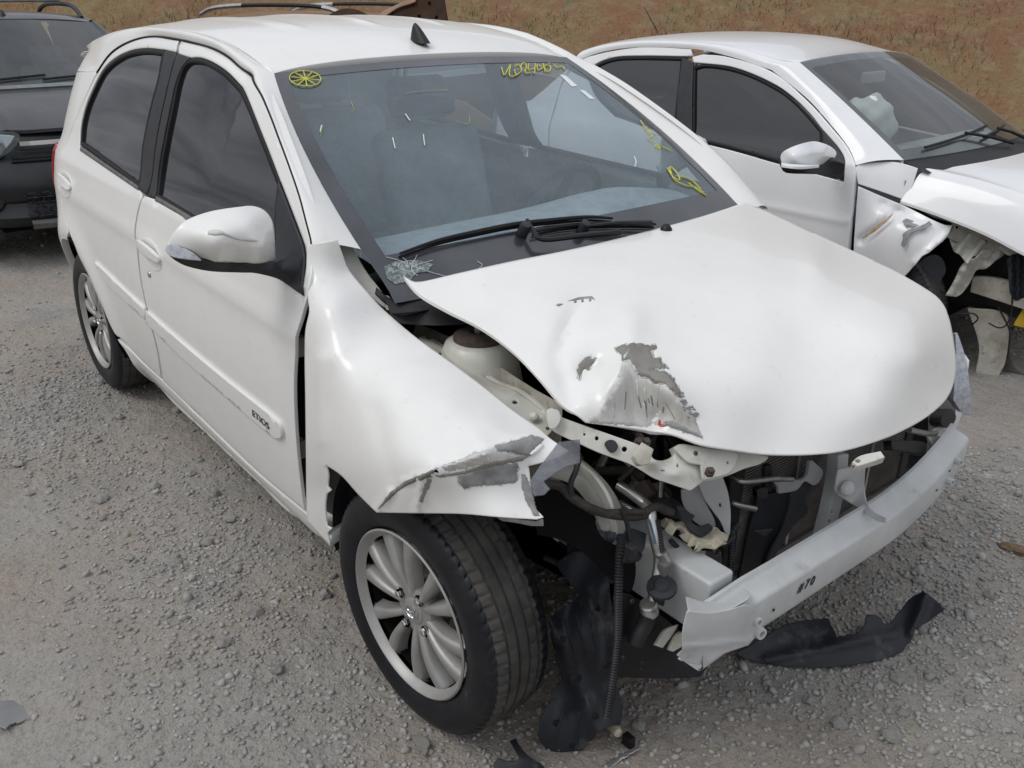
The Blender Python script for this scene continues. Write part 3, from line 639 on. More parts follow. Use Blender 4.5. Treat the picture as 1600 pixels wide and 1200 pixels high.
# ---- wheels
def tyre_mesh(R=.301, w=.186, rr=.203):
    prof = []
    hw = w/2; sh = .018
    prof += [(rr-.004, -hw+.022, 0), (rr+.012, -hw+.008, 0), (rr+.035, -hw+.001, 0), (rr+.055, -hw-.001, 0), (R-.03, -hw+.004, 0), (R-.016, -hw+.010, 0), (R-.008, -hw+.016, 1), (R-.004, -hw+.024, 2)]
    gs = [-.040, -.012, .016, .042]; z = -hw+.034
    prof += [(R-.001, -.052, 2)]
    for g in gs: prof += [(R, g-.0045, 3), (R-.006, g-.0028, 4), (R-.006, g+.0028, 4), (R, g+.0045, 3)]
    prof += [(R-.001, .054, 2)]
    prof += [(R-.004, hw-.024, 2), (R-.008, hw-.016, 1), (R-.016, hw-.010, 0), (R-.03, hw-.004, 0), (rr+.035, hw, 0), (rr+.012, hw-.008, 0), (rr-.004, hw-.022, 0)]
    n = 288; V = []; m = len(prof)
    for k in range(n):
        t = 2*math.pi*k/n
        for r, y, fl in prof:
            tt = t; rr_ = r
            if fl in (1, 2) and k % 4 == 0: rr_ = r-.0055
            if fl == 3 and abs(y) > .02 and (k+(2 if y > 0 else 0)) % 6 == 0: rr_ = r-.004
            if fl in (2, 3): tt = t+abs(y)*.35
            V.append((rr_*math.cos(tt), y, rr_*math.sin(tt)))
    F = [(k*m+i, k*m+i+1, ((k+1) % n)*m+i+1, ((k+1) % n)*m+i) for k in range(n) for i in range(m-1)]
    me = bpy.data.meshes.new('tyre'); me.from_pydata(V, [], F)
    me.materials.append(M['tyre']); me.materials.append(M['tread'])
    me.polygons.foreach_set('material_index', [1 if (i % (m-1)) in range(7, m-8) else 0 for i in range(len(F))])
    me.polygons.foreach_set('use_smooth', [True]*len(F)); me.set_sharp_from_angle(angle=rad(40)); return me
def rim_parts():
    """outer face towards -y"""
    b = MB()
    b.lathe([(.205, .070), (.207, .074), (.203, .077), (.198, .073), (.193, .064), (.186, .058)], (0, 0, 0), (0, -1, 0), 72)
    spk = []
    for k in range(6):
        for s in (-1, 1):
            base = 2*math.pi*k/6; R = []
            for t in np.linspace(0, 1, 10):
                r = .040+.156*t; ang = base+s*(.20+.045*t**1.5)+.03*t*t
                hwid = .0095+.0115*t**1.8; h = .050+.016*math.sin(math.pi*min(1, t*1.0))*.6+.004*t; e = np.array((math.cos(ang), 0, math.sin(ang))); q = np.array((-math.sin(ang), 0, math.cos(ang)))
                R.append([e*r+q*(hwid*c)+np.array((0, -(h+dz), 0)) for c, dz in ((-1.25, -.03), (-1, -.006), (-.72, .0015), (-.3, .0035), (.3, .0035), (.72, .0015), (1, -.006), (1.25, -.03))])
            b.grid(R)
    b.lathe([(0.0, .047), (.028, .047), (.030, .052), (.050, .055), (.062, .050), (.068, .03), (.068, 0)], (0, 0, 0), (0, -1, 0), 40)
    return b
tyre_me = tyre_mesh(); rb = rim_parts(); rim0 = rb.build('rim', M['rim'], None, sharp=45); rim_me = rim0.data; bpy.data.objects.remove(rim0)
def m_of(build):
    o = build; me = o.data; bpy.data.objects.remove(o); return me
b = MB(); b.lathe([(0, .060), (.026, .0595), (.033, .056), (.036, .048)], (0, 0, 0), (0, -1, 0), 32); cap_me = m_of(b.build('hub_cap', M['rim'], None))
b = MB()
for (a_, b_, zz) in ((.023, .016, 0), (.008, .0155, 0), (.016, .006, .006)): b.tube([(a_*math.cos(t), -.0595, b_*math.sin(t)+zz) for t in np.linspace(0, 2*np.pi, 28)], .0014, 5, cap=False, up=(0, 1, 0))
emb_me = m_of(b.build('emblem', M['chrome'], None))
b = MB(); b.lathe([(0, .012), (.0075, .011), (.009, .008), (.009, -.01)], (0, 0, 0), (0, -1, 0), 6); lug_me = m_of(b.build('wheel_nut', M['chrome'], None))
b = MB(); b.lathe([(0, .0), (.125, .0), (.125, -.012), (.06, -.014)], (0, .015, 0), (0, -1, 0), 40); disc_me = m_of(b.build('brake_disc', M['steel'], None))
b = MB(); b.lathe([(.0, -.05), (.170, -.05), (.178, -.03), (.188, .058)], (0, 0, 0), (0, -1, 0), 40); back_me = m_of(b.build('wheel_back', M['dark'], None))  # barrel coloured near-black so the spoke slots hold painted shade
b = MB(); b.lathe([(0.0, .0), (.0125, .001), (.0140, .004)], (0, 0, 0), (0, -1, 0), 14); pock_me = m_of(b.build('nut_recess_shade', M['dark'], None))  # dark disc painting the shade of the pocket around a nut
def wheel(parent, loc, rz, spin, camber=0.):
    w = empty('wheel', parent=parent, loc=loc); w.rotation_euler = (camber, 0, rz)
    t = link('tyre', tyre_me, w); t.rotation_euler = (0, spin*.3, 0)
    r = link('rim', rim_me, w); r.rotation_euler = (0, spin, 0); r.location = (0, -.012, 0)
    h_ = link('hub_cap', cap_me, w); h_.location = (0, -.010, 0); e = link('emblem', emb_me, w); e.location = (0, -.0115, 0); e.rotation_euler = (0, -.35, 0); link('brake_disc', disc_me, w); link('wheel_back', back_me, w)
    for k in range(4):
        a_ = spin+.26+k*math.pi/2; l_ = link('wheel_nut', lug_me, w); l_.location = (.054*math.cos(a_), -.068, -.054*math.sin(a_)); k_ = link('nut_recess_shade', pock_me, w); k_.location = (.054*math.cos(a_), -.0655, -.054*math.sin(a_))
    return w
STEER = rad(3.4)
wheel(car, (0, -.732, .301), STEER, .28); wheel(car, (-2.46, -.730, .301), 0, 1.0, rad(-1.0))
wheel(car, (0, .732, .301), STEER+math.pi, .5); wheel(car, (-2.46, .73, .301), math.pi, .2)
# ---- wing mirror
def mirror_unit():
    r = empty('wing_mirror', parent=car)
    hs = [(262, 388), (265, 375), (278, 355), (295, 342), (330, 330), (375, 323), (395, 322), (412, 328), (424, 342), (428, 358), (430, 385), (430.5, 408, 1), (400, 412), (360, 410.5), (322, 408), (312, 402), (300, 393), (280, 386)]
    ctrl = [(262, 388, -.535), (265, 370, -.535), (295, 342, -.525), (330, 330, -.515), (395, 322, -.51), (424, 342, -.50), (430, 385, -.495), (430, 408, -.50), (360, 411, -.50), (322, 408, -.505), (280, 388, -.52),
            (300, 365, -.485), (340, 350, -.455), (390, 345, -.45), (415, 370, -.455), (330, 380, -.437), (380, 375, -.425), (410, 383, -.432), (395, 400, -.445), (340, 398, -.45)]
    pxpart('mirror_cover', hs, ctrl, 'x', M['paint'], r, h=7, depth=.05, back=True, inset=2)
    pxpart('turn_signal', [(258.5, 391, 1), (264, 381), (282, 387), (300, 394), (313, 405), (314, 407, 1), (290, 405), (267, 400)], [(262, 388, -.520), (300, 400, -.487), (314, 407, -.48), (280, 400, -.50)], 'x', M['lamp'], r, h=5, depth=.012, inset=1)
    pxpart('mirror_underside', [(266, 401, 1), (290, 406), (322, 409), (375, 412.5), (430, 410, 1), (452, 402), (480, 402, 1), (477, 461, 1), (455, 448), (432, 435), (400, 427), (376, 426), (330, 424), (295, 417), (277, 409)],
           [(266, 401, -.515), (322, 409, -.49), (375, 412, -.485), (430, 410, -.47), (455, 405, -.45), (480, 402, -.435), (477, 461, -.43), (440, 438, -.46), (376, 426, -.50), (300, 418, -.52), (380, 418, -.478), (440, 420, -.44)], 'x', M['greyplastic'], r, h=7, depth=.03, inset=1.5)
    cr_ = [(324, 362, 1), (330, 359), (340, 359), (347, 361), (356, 366), (370, 372), (390, 374), (404, 376, 1), (392, 377), (370, 374.5), (357, 369), (347, 365.5), (336, 366.5), (325, 365.5, 1)]
    f_ = tps(ctrl); pxpart('mirror_crack', cr_, ctrl, 'x', M['scuff'], r, h=4, depth=.001, inset=0, off=.0025)
mirror_unit()
ml = empty('wing_mirror', parent=car)
for ch in [o for o in car.children if o.name.startswith('wing_mirror')][0].children:
    me = ch.data.copy(); me.transform(Matrix.Diagonal((1, -1, 1, 1))); me.transform(Matrix.Translation((-.20, -.11, 0))); me.flip_normals(); link(ch.name.split('.')[0], me, ml)
# ---- crumpled bonnet: outline traced, height from the parts it lies on
HC = [(630, 432, 1.0), (715, 418, 1.004), (800, 402, 1.006), (1000, 362, 1.0), (1160, 318, .985), (1230, 345, .955), (1300, 378, .928), (1400, 425, .902), (1470, 470, .872), (1490, 520, .825), (1494, 560, .785),
      (1490, 600, .748), (1470, 630, .742), (1450, 645, .740), (1380, 685, .737), (1300, 705, .742), (1200, 710, .752), (1100, 695, .785), (1000, 675, .803), (915, 660, .825),
      (880, 635, .852), (840, 590, .895), (770, 525, .93), (700, 475, .968), (985, 545, .925), (958, 600, .888), (1045, 615, .872), (1010, 648, .828), (1090, 655, .825), (925, 585, .893), (905, 640, .85),
      (1138, 354, .990), (1272, 412, .962), (1366, 469, .922), (1436, 558, .850)]
for p in ((0, 0, .988), (.2, 0, .96), (.4, 0, .902), (.52, 0, .845), (.59, 0, .79), (0, .3, .984), (.2, .25, .958), (-.1, -.3, .998), (.1, -.3, .972), (.3, -.28, .925), (.44, -.22, .87), (-.1, -.52, .985), (.12, -.5, .945)):
    u_, v_ = proj(p)[0]; HC.append((u_, v_, p[2]))
def seg(q, a, b):
    a, b = np.array(a, float), np.array(b, float); ab = b-a; t = np.clip(((q-a)@ab)/(ab@ab), 0, 1); return np.linalg.norm(q-(a+t[:, None]*ab), axis=1), t
def hood_extra(q):
    o = np.zeros(len(q))
    for a, b, amp, w in (((905, 470), (868, 560), -.006, 16), ((868, 560), (900, 640), -.006, 14), ((985, 470), (985, 545), .008, 26), ((985, 545), (950, 640), .006, 16), ((1000, 560), (1090, 660), .007, 18), ((900, 468), (990, 440), -.004, 22),
                         ((940, 560), (905, 590), -.006, 16), ((1040, 640), (1010, 670), -.006, 14)):
        d, t = seg(q, a, b); o += amp*np.exp(-(d/w)**2)*np.sin(np.pi*np.clip(t*.8+.1, 0, 1))
    for a, b, amp, w in (((984, 538), (938, 648), .0055, 13), ((1016, 545), (1088, 672), .005, 14), ((905, 470), (872, 552), -.003, 11), ((950, 556), (905, 585), -.003, 11)):
        d, t = seg(q, a, b); o += amp*np.exp(-d/w)*np.sin(np.pi*np.clip(t*.8+.1, 0, 1))
    return o+.0012*np.sin(q[:, 0]*.031+q[:, 1]*.017)+.0009*np.sin(q[:, 0]*.013-q[:, 1]*.043)
HO = [(630, 430, 1), (640, 437), (658, 440), (715, 427), (800, 408), (900, 388), (1000, 364), (1090, 340), (1162, 317, 1), (1175, 320), (1230, 345), (1300, 377), (1380, 414), (1440, 447), (1470, 470), (1484, 500), (1492, 545), (1494, 575), (1489, 603), (1476, 627), (1450, 650), (1420, 668), (1380, 686), (1320, 704), (1270, 710), (1200, 710), (1150, 704), (1095, 695), (1050, 679), (1000, 671), (960, 666), (915, 660, 1), (903, 650), (880, 634), (862, 614), (840, 588), (800, 548), (752, 512), (700, 485), (655, 458)]
hood = pxpart('bonnet', HO, HC, 'z', M['paint'], car, h=11, depth=.010, inset=2.2, extra=hood_extra)
M['chipedge'] = mat('feathered_paint_edge', (.66, .66, .64), .6, c2=(.52, .52, .50), scale=60)
def grow(pts, d):
    q = linear(pts, 4.0); return [tuple(p) for p in offset_ring(q, -d)+rng.normal(0, .9, q.shape)]
def hoodpatch(name, pts, mt, off, h=6, jag=0.):
    if name == 'bared_patch': hoodpatch('chipped_edge', grow(pts, 1.6), M['chipedge'], off-.0008)
    if jag:
        q = linear(pts, 3.0); n_ = rng.normal(0, jag, q.shape); q = q+n_; pts = [tuple(p) for p in q]
    return pxpart(name, pts, HC, 'z', mt, hood, h=h, depth=.0008, inset=0, extra=hood_extra, off=off, back=False, smooth=False, step=4)
hoodpatch('scuffed_patch', [(972, 564), (987, 567), (998, 588), (1016, 593), (1026, 600), (1045, 606), (1058, 621), (1076, 640), (1084, 648), (1090, 666), (1098, 682), (1071, 676), (1039, 664), (1006, 666), (974, 664), (920, 659), (921, 652), (936, 642), (951, 621), (967, 598), (970, 575)], M['scuff'], .0012, jag=.9)
hoodpatch('bared_patch', [(961, 544), (974, 539), (992, 536), (1016, 540), (1022, 538), (1026, 543), (1017, 548), (1022, 559), (1032, 559), (1035, 567), (1045, 575), (1016, 577), (1039, 580), (1052, 590), (1061, 608), (1065, 621), (1052, 611), (1039, 598), (1022, 598), (1016, 591), (998, 587), (995, 577), (983, 562), (972, 562), (972, 554), (964, 549)], M['filler'], .0024, jag=.9)
hoodpatch('bared_patch', [(902, 576), (907, 567), (915, 559), (923, 557), (922, 562), (931, 559), (925, 570), (920, 578), (912, 577), (905, 593)], M['filler'], .0024, jag=.7)
for pts in ([(887, 470), (905, 464), (925, 462.5), (930, 468), (922, 465.5), (905, 467.5)], [(869, 476), (874, 474), (880, 474.5), (873, 478)], [(896, 468), (899, 466.5), (901, 471), (898, 473)], [(908, 466), (911, 465), (912, 471), (909, 472)], [(920, 464), (923, 464), (924, 469), (921, 471)]):
    hoodpatch('paint_tear', pts, M['primer'], .002, 4)
for _ in range(26):
    t = random.random(); u_, v_ = 1066+22*t+random.gauss(0, 4), 620+32*t+random.gauss(0, 4); hoodpatch('paint_chip', [(u_-random.uniform(1, 4), v_), (u_, v_-random.uniform(1, 2)), (u_+random.uniform(1, 4), v_+random.uniform(0, 2)), (u_, v_+1.5)], M['primer'], .0026, 4)
hoodpatch('red_transfer', [(1029, 657), (1031, 655), (1032, 662), (1042, 664), (1032, 666), (1028, 663)], M['red'], .003, 4)
hoodpatch('scrape_line', [(1036, 659), (1050, 658), (1064, 666), (1082, 674), (1098, 684), (1080, 677), (1060, 670), (1044, 664)], M['primer'], .0026, 4, jag=.5)
for _ in range(44):      # scrape lines drawn through the paint by whatever was hit
    u_, v_ = random.uniform(935, 1075), random.uniform(590, 662)
    if u_ < 975-(v_-600)*.6 or u_ > 1010+(v_-580)*.9: continue
    L_ = random.uniform(8, 34); a_ = random.gauss(1.45, .22); du, dv_ = L_*math.cos(a_), L_*math.sin(a_); w_ = random.uniform(.35, 1.0)
    if v_+dv_ > 664: continue
    hoodpatch('scrape_line', [(u_-w_, v_), (u_+w_, v_), (u_+du+w_*.5, v_+dv_), (u_+du-w_*.5, v_+dv_)], random.choice([M['primer'], M['filler'], M['chipedge'], M['chipedge']]), .0022+random.random()*.0004, 5)
# washer nozzle
p = P1(1041, 358, 'z', 1.0); b = MB(); b.lathe([(0, .016), (.008, .013), (.016, .002), (.017, -.004)], p, (0, 0, 1), 12); b.build('washer_nozzle', M['black'], hood)
# ---- torn front wing
FC = [(480, 383, -.775), (527, 375, -.722), (545, 422, -.70), (600, 484, -.665), (650, 527, -.66), (725, 580, -.655), (800, 640, -.645), (856, 682, -.64), (478, 440, -.80), (482, 467, -.815), (477, 517, -.838), (476, 560, -.845), (478, 710, -.85), (480, 815, -.825), (516, 852, -.825), (510, 760, -.845), (508, 726, -.86), (533, 742, -.872), (560, 773, -.876), (587, 801, -.88), (650, 802, -.868), (722, 803, -.835), (785, 808, -.79), (845, 809, -.735),
      (610, 770, -.888), (634, 752, -.886), (677, 734, -.872), (760, 709, -.80), (830, 690, -.69), (887, 704, -.64), (520, 480, -.795), (515, 560, -.842), (520, 640, -.858), (560, 560, -.80), (570, 650, -.86), (620, 600, -.80), (640, 680, -.85), (700, 640, -.77), (700, 690, -.815), (770, 660, -.71), (760, 745, -.79), (680, 770, -.862), (820, 730, -.715), (828, 768, -.725)]
def fend_extra(q):
    o = np.zeros(len(q))
    for a, b, amp, w in (((500, 560), (502, 690), -.004, 10), ((585, 640), (612, 740), .003, 16), ((770, 660), (800, 690), -.005, 18), ((660, 748), (652, 800), -.006, 6), ((610, 770), (587, 801), -.006, 7), ((677, 734), (760, 709), -.006, 6), ((634, 752), (677, 736), -.006, 6)):
        d, t = seg(q, a, b); o += amp*np.exp(-(d/w)**2)
    return o
FO = [(480, 383, 1), (527, 375, 1), (536, 400), (545, 422), (570, 452), (600, 484), (650, 527), (700, 563), (750, 600), (800, 640), (840, 668), (856, 682), (868, 691), (888, 704, 1), (876, 712), (859, 719, 1), (846, 723), (826, 728, 1), (828, 748), (830, 768), (836, 793), (849, 808, 1), (839, 811, 1), (785, 808), (722, 803), (650, 802), (588, 801, 1), (560, 773), (533, 743), (509, 727, 1), (513, 742), (512, 760, 1), (517, 766, 1), (510, 772, 1), (508, 793), (511, 822, 1), (518, 826, 1), (512, 832, 1), (516, 853, 1), (497, 833), (481, 815, 1), (479, 793), (478, 710), (477, 627), (476, 560), (477, 517), (483, 487), (481, 467), (478.5, 440), (479, 410)]
wing = pxpart('front_wing', FO, FC, 'y', M['paint'], car, h=10, depth=.0035, inset=1.8, extra=fend_extra)
def wingpatch(name, pts, mt, off, jag=.8):
    if name == 'bared_patch': wingpatch('chipped_edge', grow(pts, 1.6), M['chipedge'], off-.0008)
    q = linear(pts, 3.0); q = q+rng.normal(0, jag, q.shape); pts = [tuple(p) for p in q]
    return pxpart(name, pts, FC, 'y', mt, wing, h=6, depth=.0008, inset=0, extra=fend_extra, off=off, back=False, smooth=False, step=4)
wingpatch('bared_patch', [(774, 696), (807, 688), (830, 680), (850, 685), (841, 698), (828, 712), (812, 710), (796, 706), (776, 704)], M['primer'], .002)
wingpatch('bared_patch', [(715, 743), (758, 730), (785, 725), (810, 725), (807, 752), (776, 757), (740, 759), (726, 763), (717, 755)], M['primer'], .002)
wingpatch('bared_crease', [(590, 796), (609, 770), (634, 752), (677, 734), (678, 745), (650, 752), (623, 766), (599, 788)], M['filler'], .002, .6)
wingpatch('bared_edge', [(816, 741), (822, 745), (830, 766), (836, 790), (843, 806), (834, 804), (823, 784), (816, 761)], M['primer'], .002, .6)
wingpatch('bared_crease', [(668, 748), (675, 750), (666, 770), (660, 786), (654, 784), (662, 766)], M['primer'], .002, .6)
wingpatch('bared_crease', [(678, 744), (720, 738), (760, 726), (800, 716), (828, 712), (815, 720), (770, 729), (720, 741), (690, 746)], M['filler'], .0022, .5)
wingpatch('paint_flake', [(828, 709), (838, 700), (846, 693), (850, 695), (842, 704), (832, 712)], M['paint'], .004, .3)
wingpatch('soiled_patch', [(690, 728), (740, 708), (774, 698), (796, 708), (826, 714), (800, 722), (750, 726), (700, 738)], M['scuff'], .0012)
# left wing, whole
def fL(q):
    x, z = q[:, 0], q[:, 1]; w = Sw(x, z)-.26*np.clip((x-.1)/.6, 0, 1)**2-.9*np.clip(z-.80, 0, 1)**1.6
    return np.stack([x, w, z], 1)
al = [(.35*math.cos(t), .315+.35*math.sin(t)) for t in np.linspace(math.pi+.3, -.3, 24)]
panel('front_wing', linear([(-.47, .22)]+al+[(.42, .22), (.46, .5), (.44, .66), (.25, .76), (-.05, .85), (-.30, .93), (-.47, .96)], .03), fL, M['paint'], car, toward=(0, 1, .2), depth=.02)
# ---- bumper beam
bm_y = np.linspace(-.52, .60, 48)
def beam_x(y): return .606-.20*np.clip(y-.08, 0, 1)**1.9-.05*np.clip(-y-.25, 0, 1)**1.5
def beam_sec(y):
    x = beam_x(y); k = np.clip((-y-.36)/.16, 0, 1); dz = -.012*k
    pr = [(-.052, .104), (-.050, .108), (-.046, .108), (-.044, .104), (-.040, .098), (-.006, .086), (-.001, .083), (.001, .077), (.001, .012), (-.001, .005), (-.006, .001), (-.040, -.004), (-.046, -.010), (-.050, -.010)]
    up_ = .030*np.clip((y-.15)/.45, 0, 1)**1.5
    return [(x+a+.006*k*math.sin(b_*70), y, .400+b_+dz+up_+.004*k*math.sin(a*90)) for a, b_ in pr]
b = MB(); R = np.array([beam_sec(y) for y in bm_y]); b.grid(R); R2 = R.copy(); R2[..., 0] -= .004; b.grid(R2[::-1])
beam = b.build('bumper_beam', M['beam'], car, sharp=50, fixn=False)
def bhit(u, v):
    y = 0.
    for _ in range(40): p = P1(u, v, 'x', float(beam_x(np.array(y)))); y = .5*y+.5*p[1]
    return p
p0 = bhit(1242, 922); p1 = bhit(1274, 904); pm = (p0+p1)/2
lettering('lettering', '#70', M['text'], beam, pm+np.array((.0015, 0, 0)), p1-p0, (0, 0, 1), .030, .001, shear=.22, wide=1.0, space=1.28)
for u, v, r_ in ((1177, 966, .010), (1181, 984, .013), (1492, 719, .009), (1479, 750, .010)):
    p = bhit(u, v); b = MB(); b.lathe([(r_*.55, .0), (r_*.55, .018), (r_*.95, .018), (r_, .014), (r_, -.01)], p, (1, -.15, .05), 14); b.build('threaded_stud', M['beam'], beam)
for u, v in ((1207, 952), (1252, 962), (1462, 765), (1482, 735)):
    p = bhit(u, v); b = MB(); b.lathe([(0, .0035), (.004, .0035)], p, (1, 0, 0), 10); b.build('beam_hole_shade', M['dark'], beam)  # flat dark disc painting the shade of a hole
# crumpled lip on the damaged end of the beam
pxpart('torn_beam_lip', [(1072, 932, 1), (1100, 940), (1125, 936), (1150, 922), (1162, 920), (1172, 930), (1160, 940), (1135, 953), (1105, 958), (1076, 955, 1)], [(1072, 932, .545), (1125, 936, .555), (1162, 920, .57), (1172, 930, .60), (1135, 953, .605), (1076, 955, .59)], 'x', M['beam'], beam, h=7, depth=.002)
pxpart('torn_beam_end', [(1074, 955, 1), (1105, 958), (1135, 954), (1165, 945, 1), (1184, 956), (1186, 985), (1170, 1008, 1), (1130, 1022), (1103, 1037), (1075, 1036), (1058, 1024, 1), (1066, 1016, 1), (1067, 985)], [(1074, 955, .593), (1135, 954, .607), (1165, 945, .609), (1184, 970, .612), (1170, 1008, .610), (1103, 1037, .602), (1060, 1024, .575), (1067, 985, .59), (1120, 990, .606)], 'x', M['beam'], beam, h=7, depth=.002, off=.004,
       extra=lambda q: .0022*np.sin(q[:, 1]*.07+q[:, 0]*.03)+.004*np.exp(-(seg(q, (1070, 1012), (1180, 1000))[0]/6)**2))
# ---- front frame rails
for s in (-1, 1):
    b = MB(); b.box((.19 if s < 0 else .06, s*(.40 if s < 0 else .52), .452), (.70 if s < 0 else .44, .075, .14)); b.build('frame_rail', M['beam'], car, bevel=.008)
    b = MB(); b.box((.50, s*.56, .470), (.012, .06, .11)); b.build('crash_plate', M['beam'], car, bevel=.003) if s > 0 else None
# ---- engine-bay shell
b = MB(); b.grid(np.array([[(x, y, z) for y in np.linspace(-.66, .66, 6)] for x, z in ((-.36, .25), (-.40, .55), (-.38, .80), (-.33, .90), (-.20, .925))])); b.build('firewall', M['dark'], car)
b = MB(); b.grid(np.array([[(x, y, .24+.02*math.sin(x*9)) for y in np.linspace(-.40, .40, 5)] for x in np.linspace(-.35, .42, 6)])); b.build('undertray', M['dark'], car)
for s in (-1, 1):
    P = [[(x, s*(.535+.02*math.sin(x*7)), z) for x in np.linspace(-.40, .22, 8)] for z in np.linspace(.50, .83, 5)]
    b = MB(); b.grid(np.array(P)); b.build('inner_apron', M['inner_dirty'], car)
    arcf = [(.37*math.cos(t), .315+.34*math.sin(t)) for t in np.linspace(math.pi+.15, 1.25 if s < 0 else -.1, 26)]
    b = MB(); b.grid(np.array([[(x, s*k, z) for x, z in arcf] for k in (.52, .66, .80)])); b.build('wheel_arch_liner', M['dirtyblack'], car)
    # strut tower
    c0 = np.array((-.10, s*.525, .0)); b = MB(); b.lathe([(.040, .868), (.066, .868), (.078, .860), (.086, .84), (.094, .80), (.105, .74), (.12, .62), (.125, .5)], c0, (0, 0, 1), 36); b.build('strut_tower', M['inner'], car)
    b = MB(); b.lathe([(0, .878), (.02, .878), (.024, .886), (.045, .887), (.058, .880), (.060, .866)], c0, (0, 0, 1), 28); st_ = b.build('strut_mount', M['rust'], car)
    b = MB(); b.lathe([(0, .906), (.010, .905), (.012, .897), (.012, .88)], c0, (0, 0, 1), 6); b.build('strut_nut', M['steel'], st_)
# engine: block, head, intake runners, pulleys
b = MB(); b.box((0.02, .10, .42), (.34, .50, .34)); b.build('engine_block', M['engine'], car, bevel=.02)
b = MB(); b.box((-.02, .10, .66), (.24, .46, .14)); b.build('cylinder_head', M['engine'], car, bevel=.025)
b = MB(); b.box((.02, .08, .755), (.30, .42, .05)); b.build('engine_cover', M['black'], car, bevel=.02)
for k in range(4):
    b = MB(); b.tube(crv([(.10, -.10+.11*k, .70), (.20, -.10+.11*k, .69), (.24, -.10+.11*k, .60), (.18, -.10+.11*k, .50)], 6), .026, 10); b.build('intake_runner', M['black'], car)
for y_, z_, r_, x_ in ((-.19, .42, .075, .02), (-.19, .56, .055, .10), (-.19, .60, .045, -.07)):
    b = MB(); b.lathe([(.01, .02), (r_*.5, .018), (r_*.8, .02), (r_, .012), (r_, -.012)], (x_, y_, z_), (0, -1, 0), 28); b.build('pulley', M['steel'], car)
b = MB(); b.box((-.22, .40, .72), (.20, .17, .19)); b.build('battery', M['black'], car, bevel=.01)
b = MB(); b.box((.12, -.34, .44), (.20, .16, .20)); b.build('gearbox', M['engine'], car, bevel=.03)
b = MB(); b.lathe([(.0, .06), (.055, .06), (.06, .04), (.06, -.06), (.0, -.06)], (.24, -.30, .40), (0, -1, 0), 24); b.build('compressor', M['engine'], car)
b = MB(); b.box((-.22, -.36, .80), (.16, .22, .10)); b.build('fluid_box', M['black'], car, bevel=.02)
# ---- radiator pack
rx = .40
b = MB(); b.box((rx-.03, .175, .52), (.03, .75, .36)); rad_ = b.build('radiator_core', M['fins'], car, bevel=.004)
b = MB()
for k in range(46):
    z = .345+k*.0078; b.box((rx+.0, .175, z), (.022, .73, .0026))
fo = b.build('radiator_fins', M['alu' if False else 'fins'], rad_); fo['kind'] = 'stuff'
for y_ in (-.205, .555):
    b = MB(); b.box((rx-.01, y_, .52), (.05, .05, .40)); b.build('radiator_tank', M['black'], rad_, bevel=.01)
b = MB(); b.tube([(rx+.03, .16, .34), (rx+.03, .165, .48)], .006, 6); b.build('vertical_rod', M['steel'], rad_)
for z_ in (.70, .345):
    b = MB(); b.box((rx+.004, .175, z_), (.034, .74, .020)); b.build('radiator_rail', M['sealgrey'], rad_, bevel=.003)
for y_ in (.02, .36):
    b = MB(); b.box((rx+.012, y_, .52), (.008, .010, .35)); b.build('condenser_stay', M['alu'], rad_, bevel=.002)
b = MB(); b.tube(crv([(rx+.02, .50, .66), (rx+.05, .46, .67), (rx+.06, .30, .675), (rx+.05, .16, .68), (rx+.03, .10, .66)], 8), .007, 8); b.build('condenser_pipe', M['alu'], rad_)
# ---- traced engine-bay pieces: (u, v) outline in the photograph, distance from the part each one is bolted to
def I(name, outline, ctrl, ax, m='inner', depth=.003, h=8, smooth=True, holes=(), extra=None, parent=None, inset=1.0, off=0., jag=0.):
    return pxpart(name, outline, ctrl, ax, M[m], parent or car, jag=jag, h=h, depth=depth, smooth=smooth, holes=holes, extra=extra, inset=inset, off=off)
RL = [(656, 525, -.595), (672, 530, -.585), (712, 558, -.58), (769, 597, -.575), (806, 612, -.57), (862, 656, -.57), (850, 680, -.61), (816, 666, -.625), (775, 628, -.635), (716, 581, -.64), (665, 540, -.645)]
rl = I('inner_wing_rail', [(654, 527, 1), (664, 524), (668, 530), (673, 530), (712, 558), (745, 581), (769, 597), (790, 604), (806, 612), (834, 631), (862, 656, 1), (863, 671), (852, 682, 1), (840, 684), (816, 672), (775, 636), (716, 588), (662, 544, 1)], RL, 'y', 'inner', .004, holes=[(688, 552, 3.2, 2.6), (805, 628, 4.8, 3.4), (856, 669, 3.5, 3)], h=7)
for u, v, r_ in ((834, 650, .010), (671, 538, .006)):
    p = P1(u, v, 'y', -.60); b = MB(); b.lathe([(0, .005), (r_*.6, .005), (r_, .001), (r_, -.004)], p, (.1, -.5, .8), 14); b.build('rail_bolt', M['inner'], rl)
I('rail_flange', [(668, 529, 1), (712, 556), (769, 594), (806, 609), (834, 628), (864, 655, 1), (862, 660, 1), (834, 634), (806, 615), (769, 600), (712, 561), (670, 533, 1)], [(668, 529, -.578), (712, 556, -.572), (769, 594, -.567), (834, 628, -.562), (862, 658, -.562)], 'y', 'inner', .012, h=6, parent=rl)
I('cowl_bracket', [(619, 493, 1), (640, 480), (664, 472), (690, 474), (702, 481, 1), (678, 482), (662, 490, 1), (658, 503, 1), (632, 504, 1)], [(619, 493, .885), (664, 472, .905), (702, 481, .90), (632, 504, .868), (658, 503, .87)], 'z', 'inner', .004, holes=[(644, 499, 3, 2)])
I('pillar_foot', [(524, 372, 1), (546, 366, 1), (552, 386), (562, 408), (576, 430), (592, 450), (604, 468, 1), (600, 480, 1), (580, 464), (560, 444), (540, 420), (530, 398)], [(526, 379, -.67), (541, 372, -.645), (554, 412, -.655), (585, 449, -.64), (566, 446, -.66)], 'y', 'inner', .004)
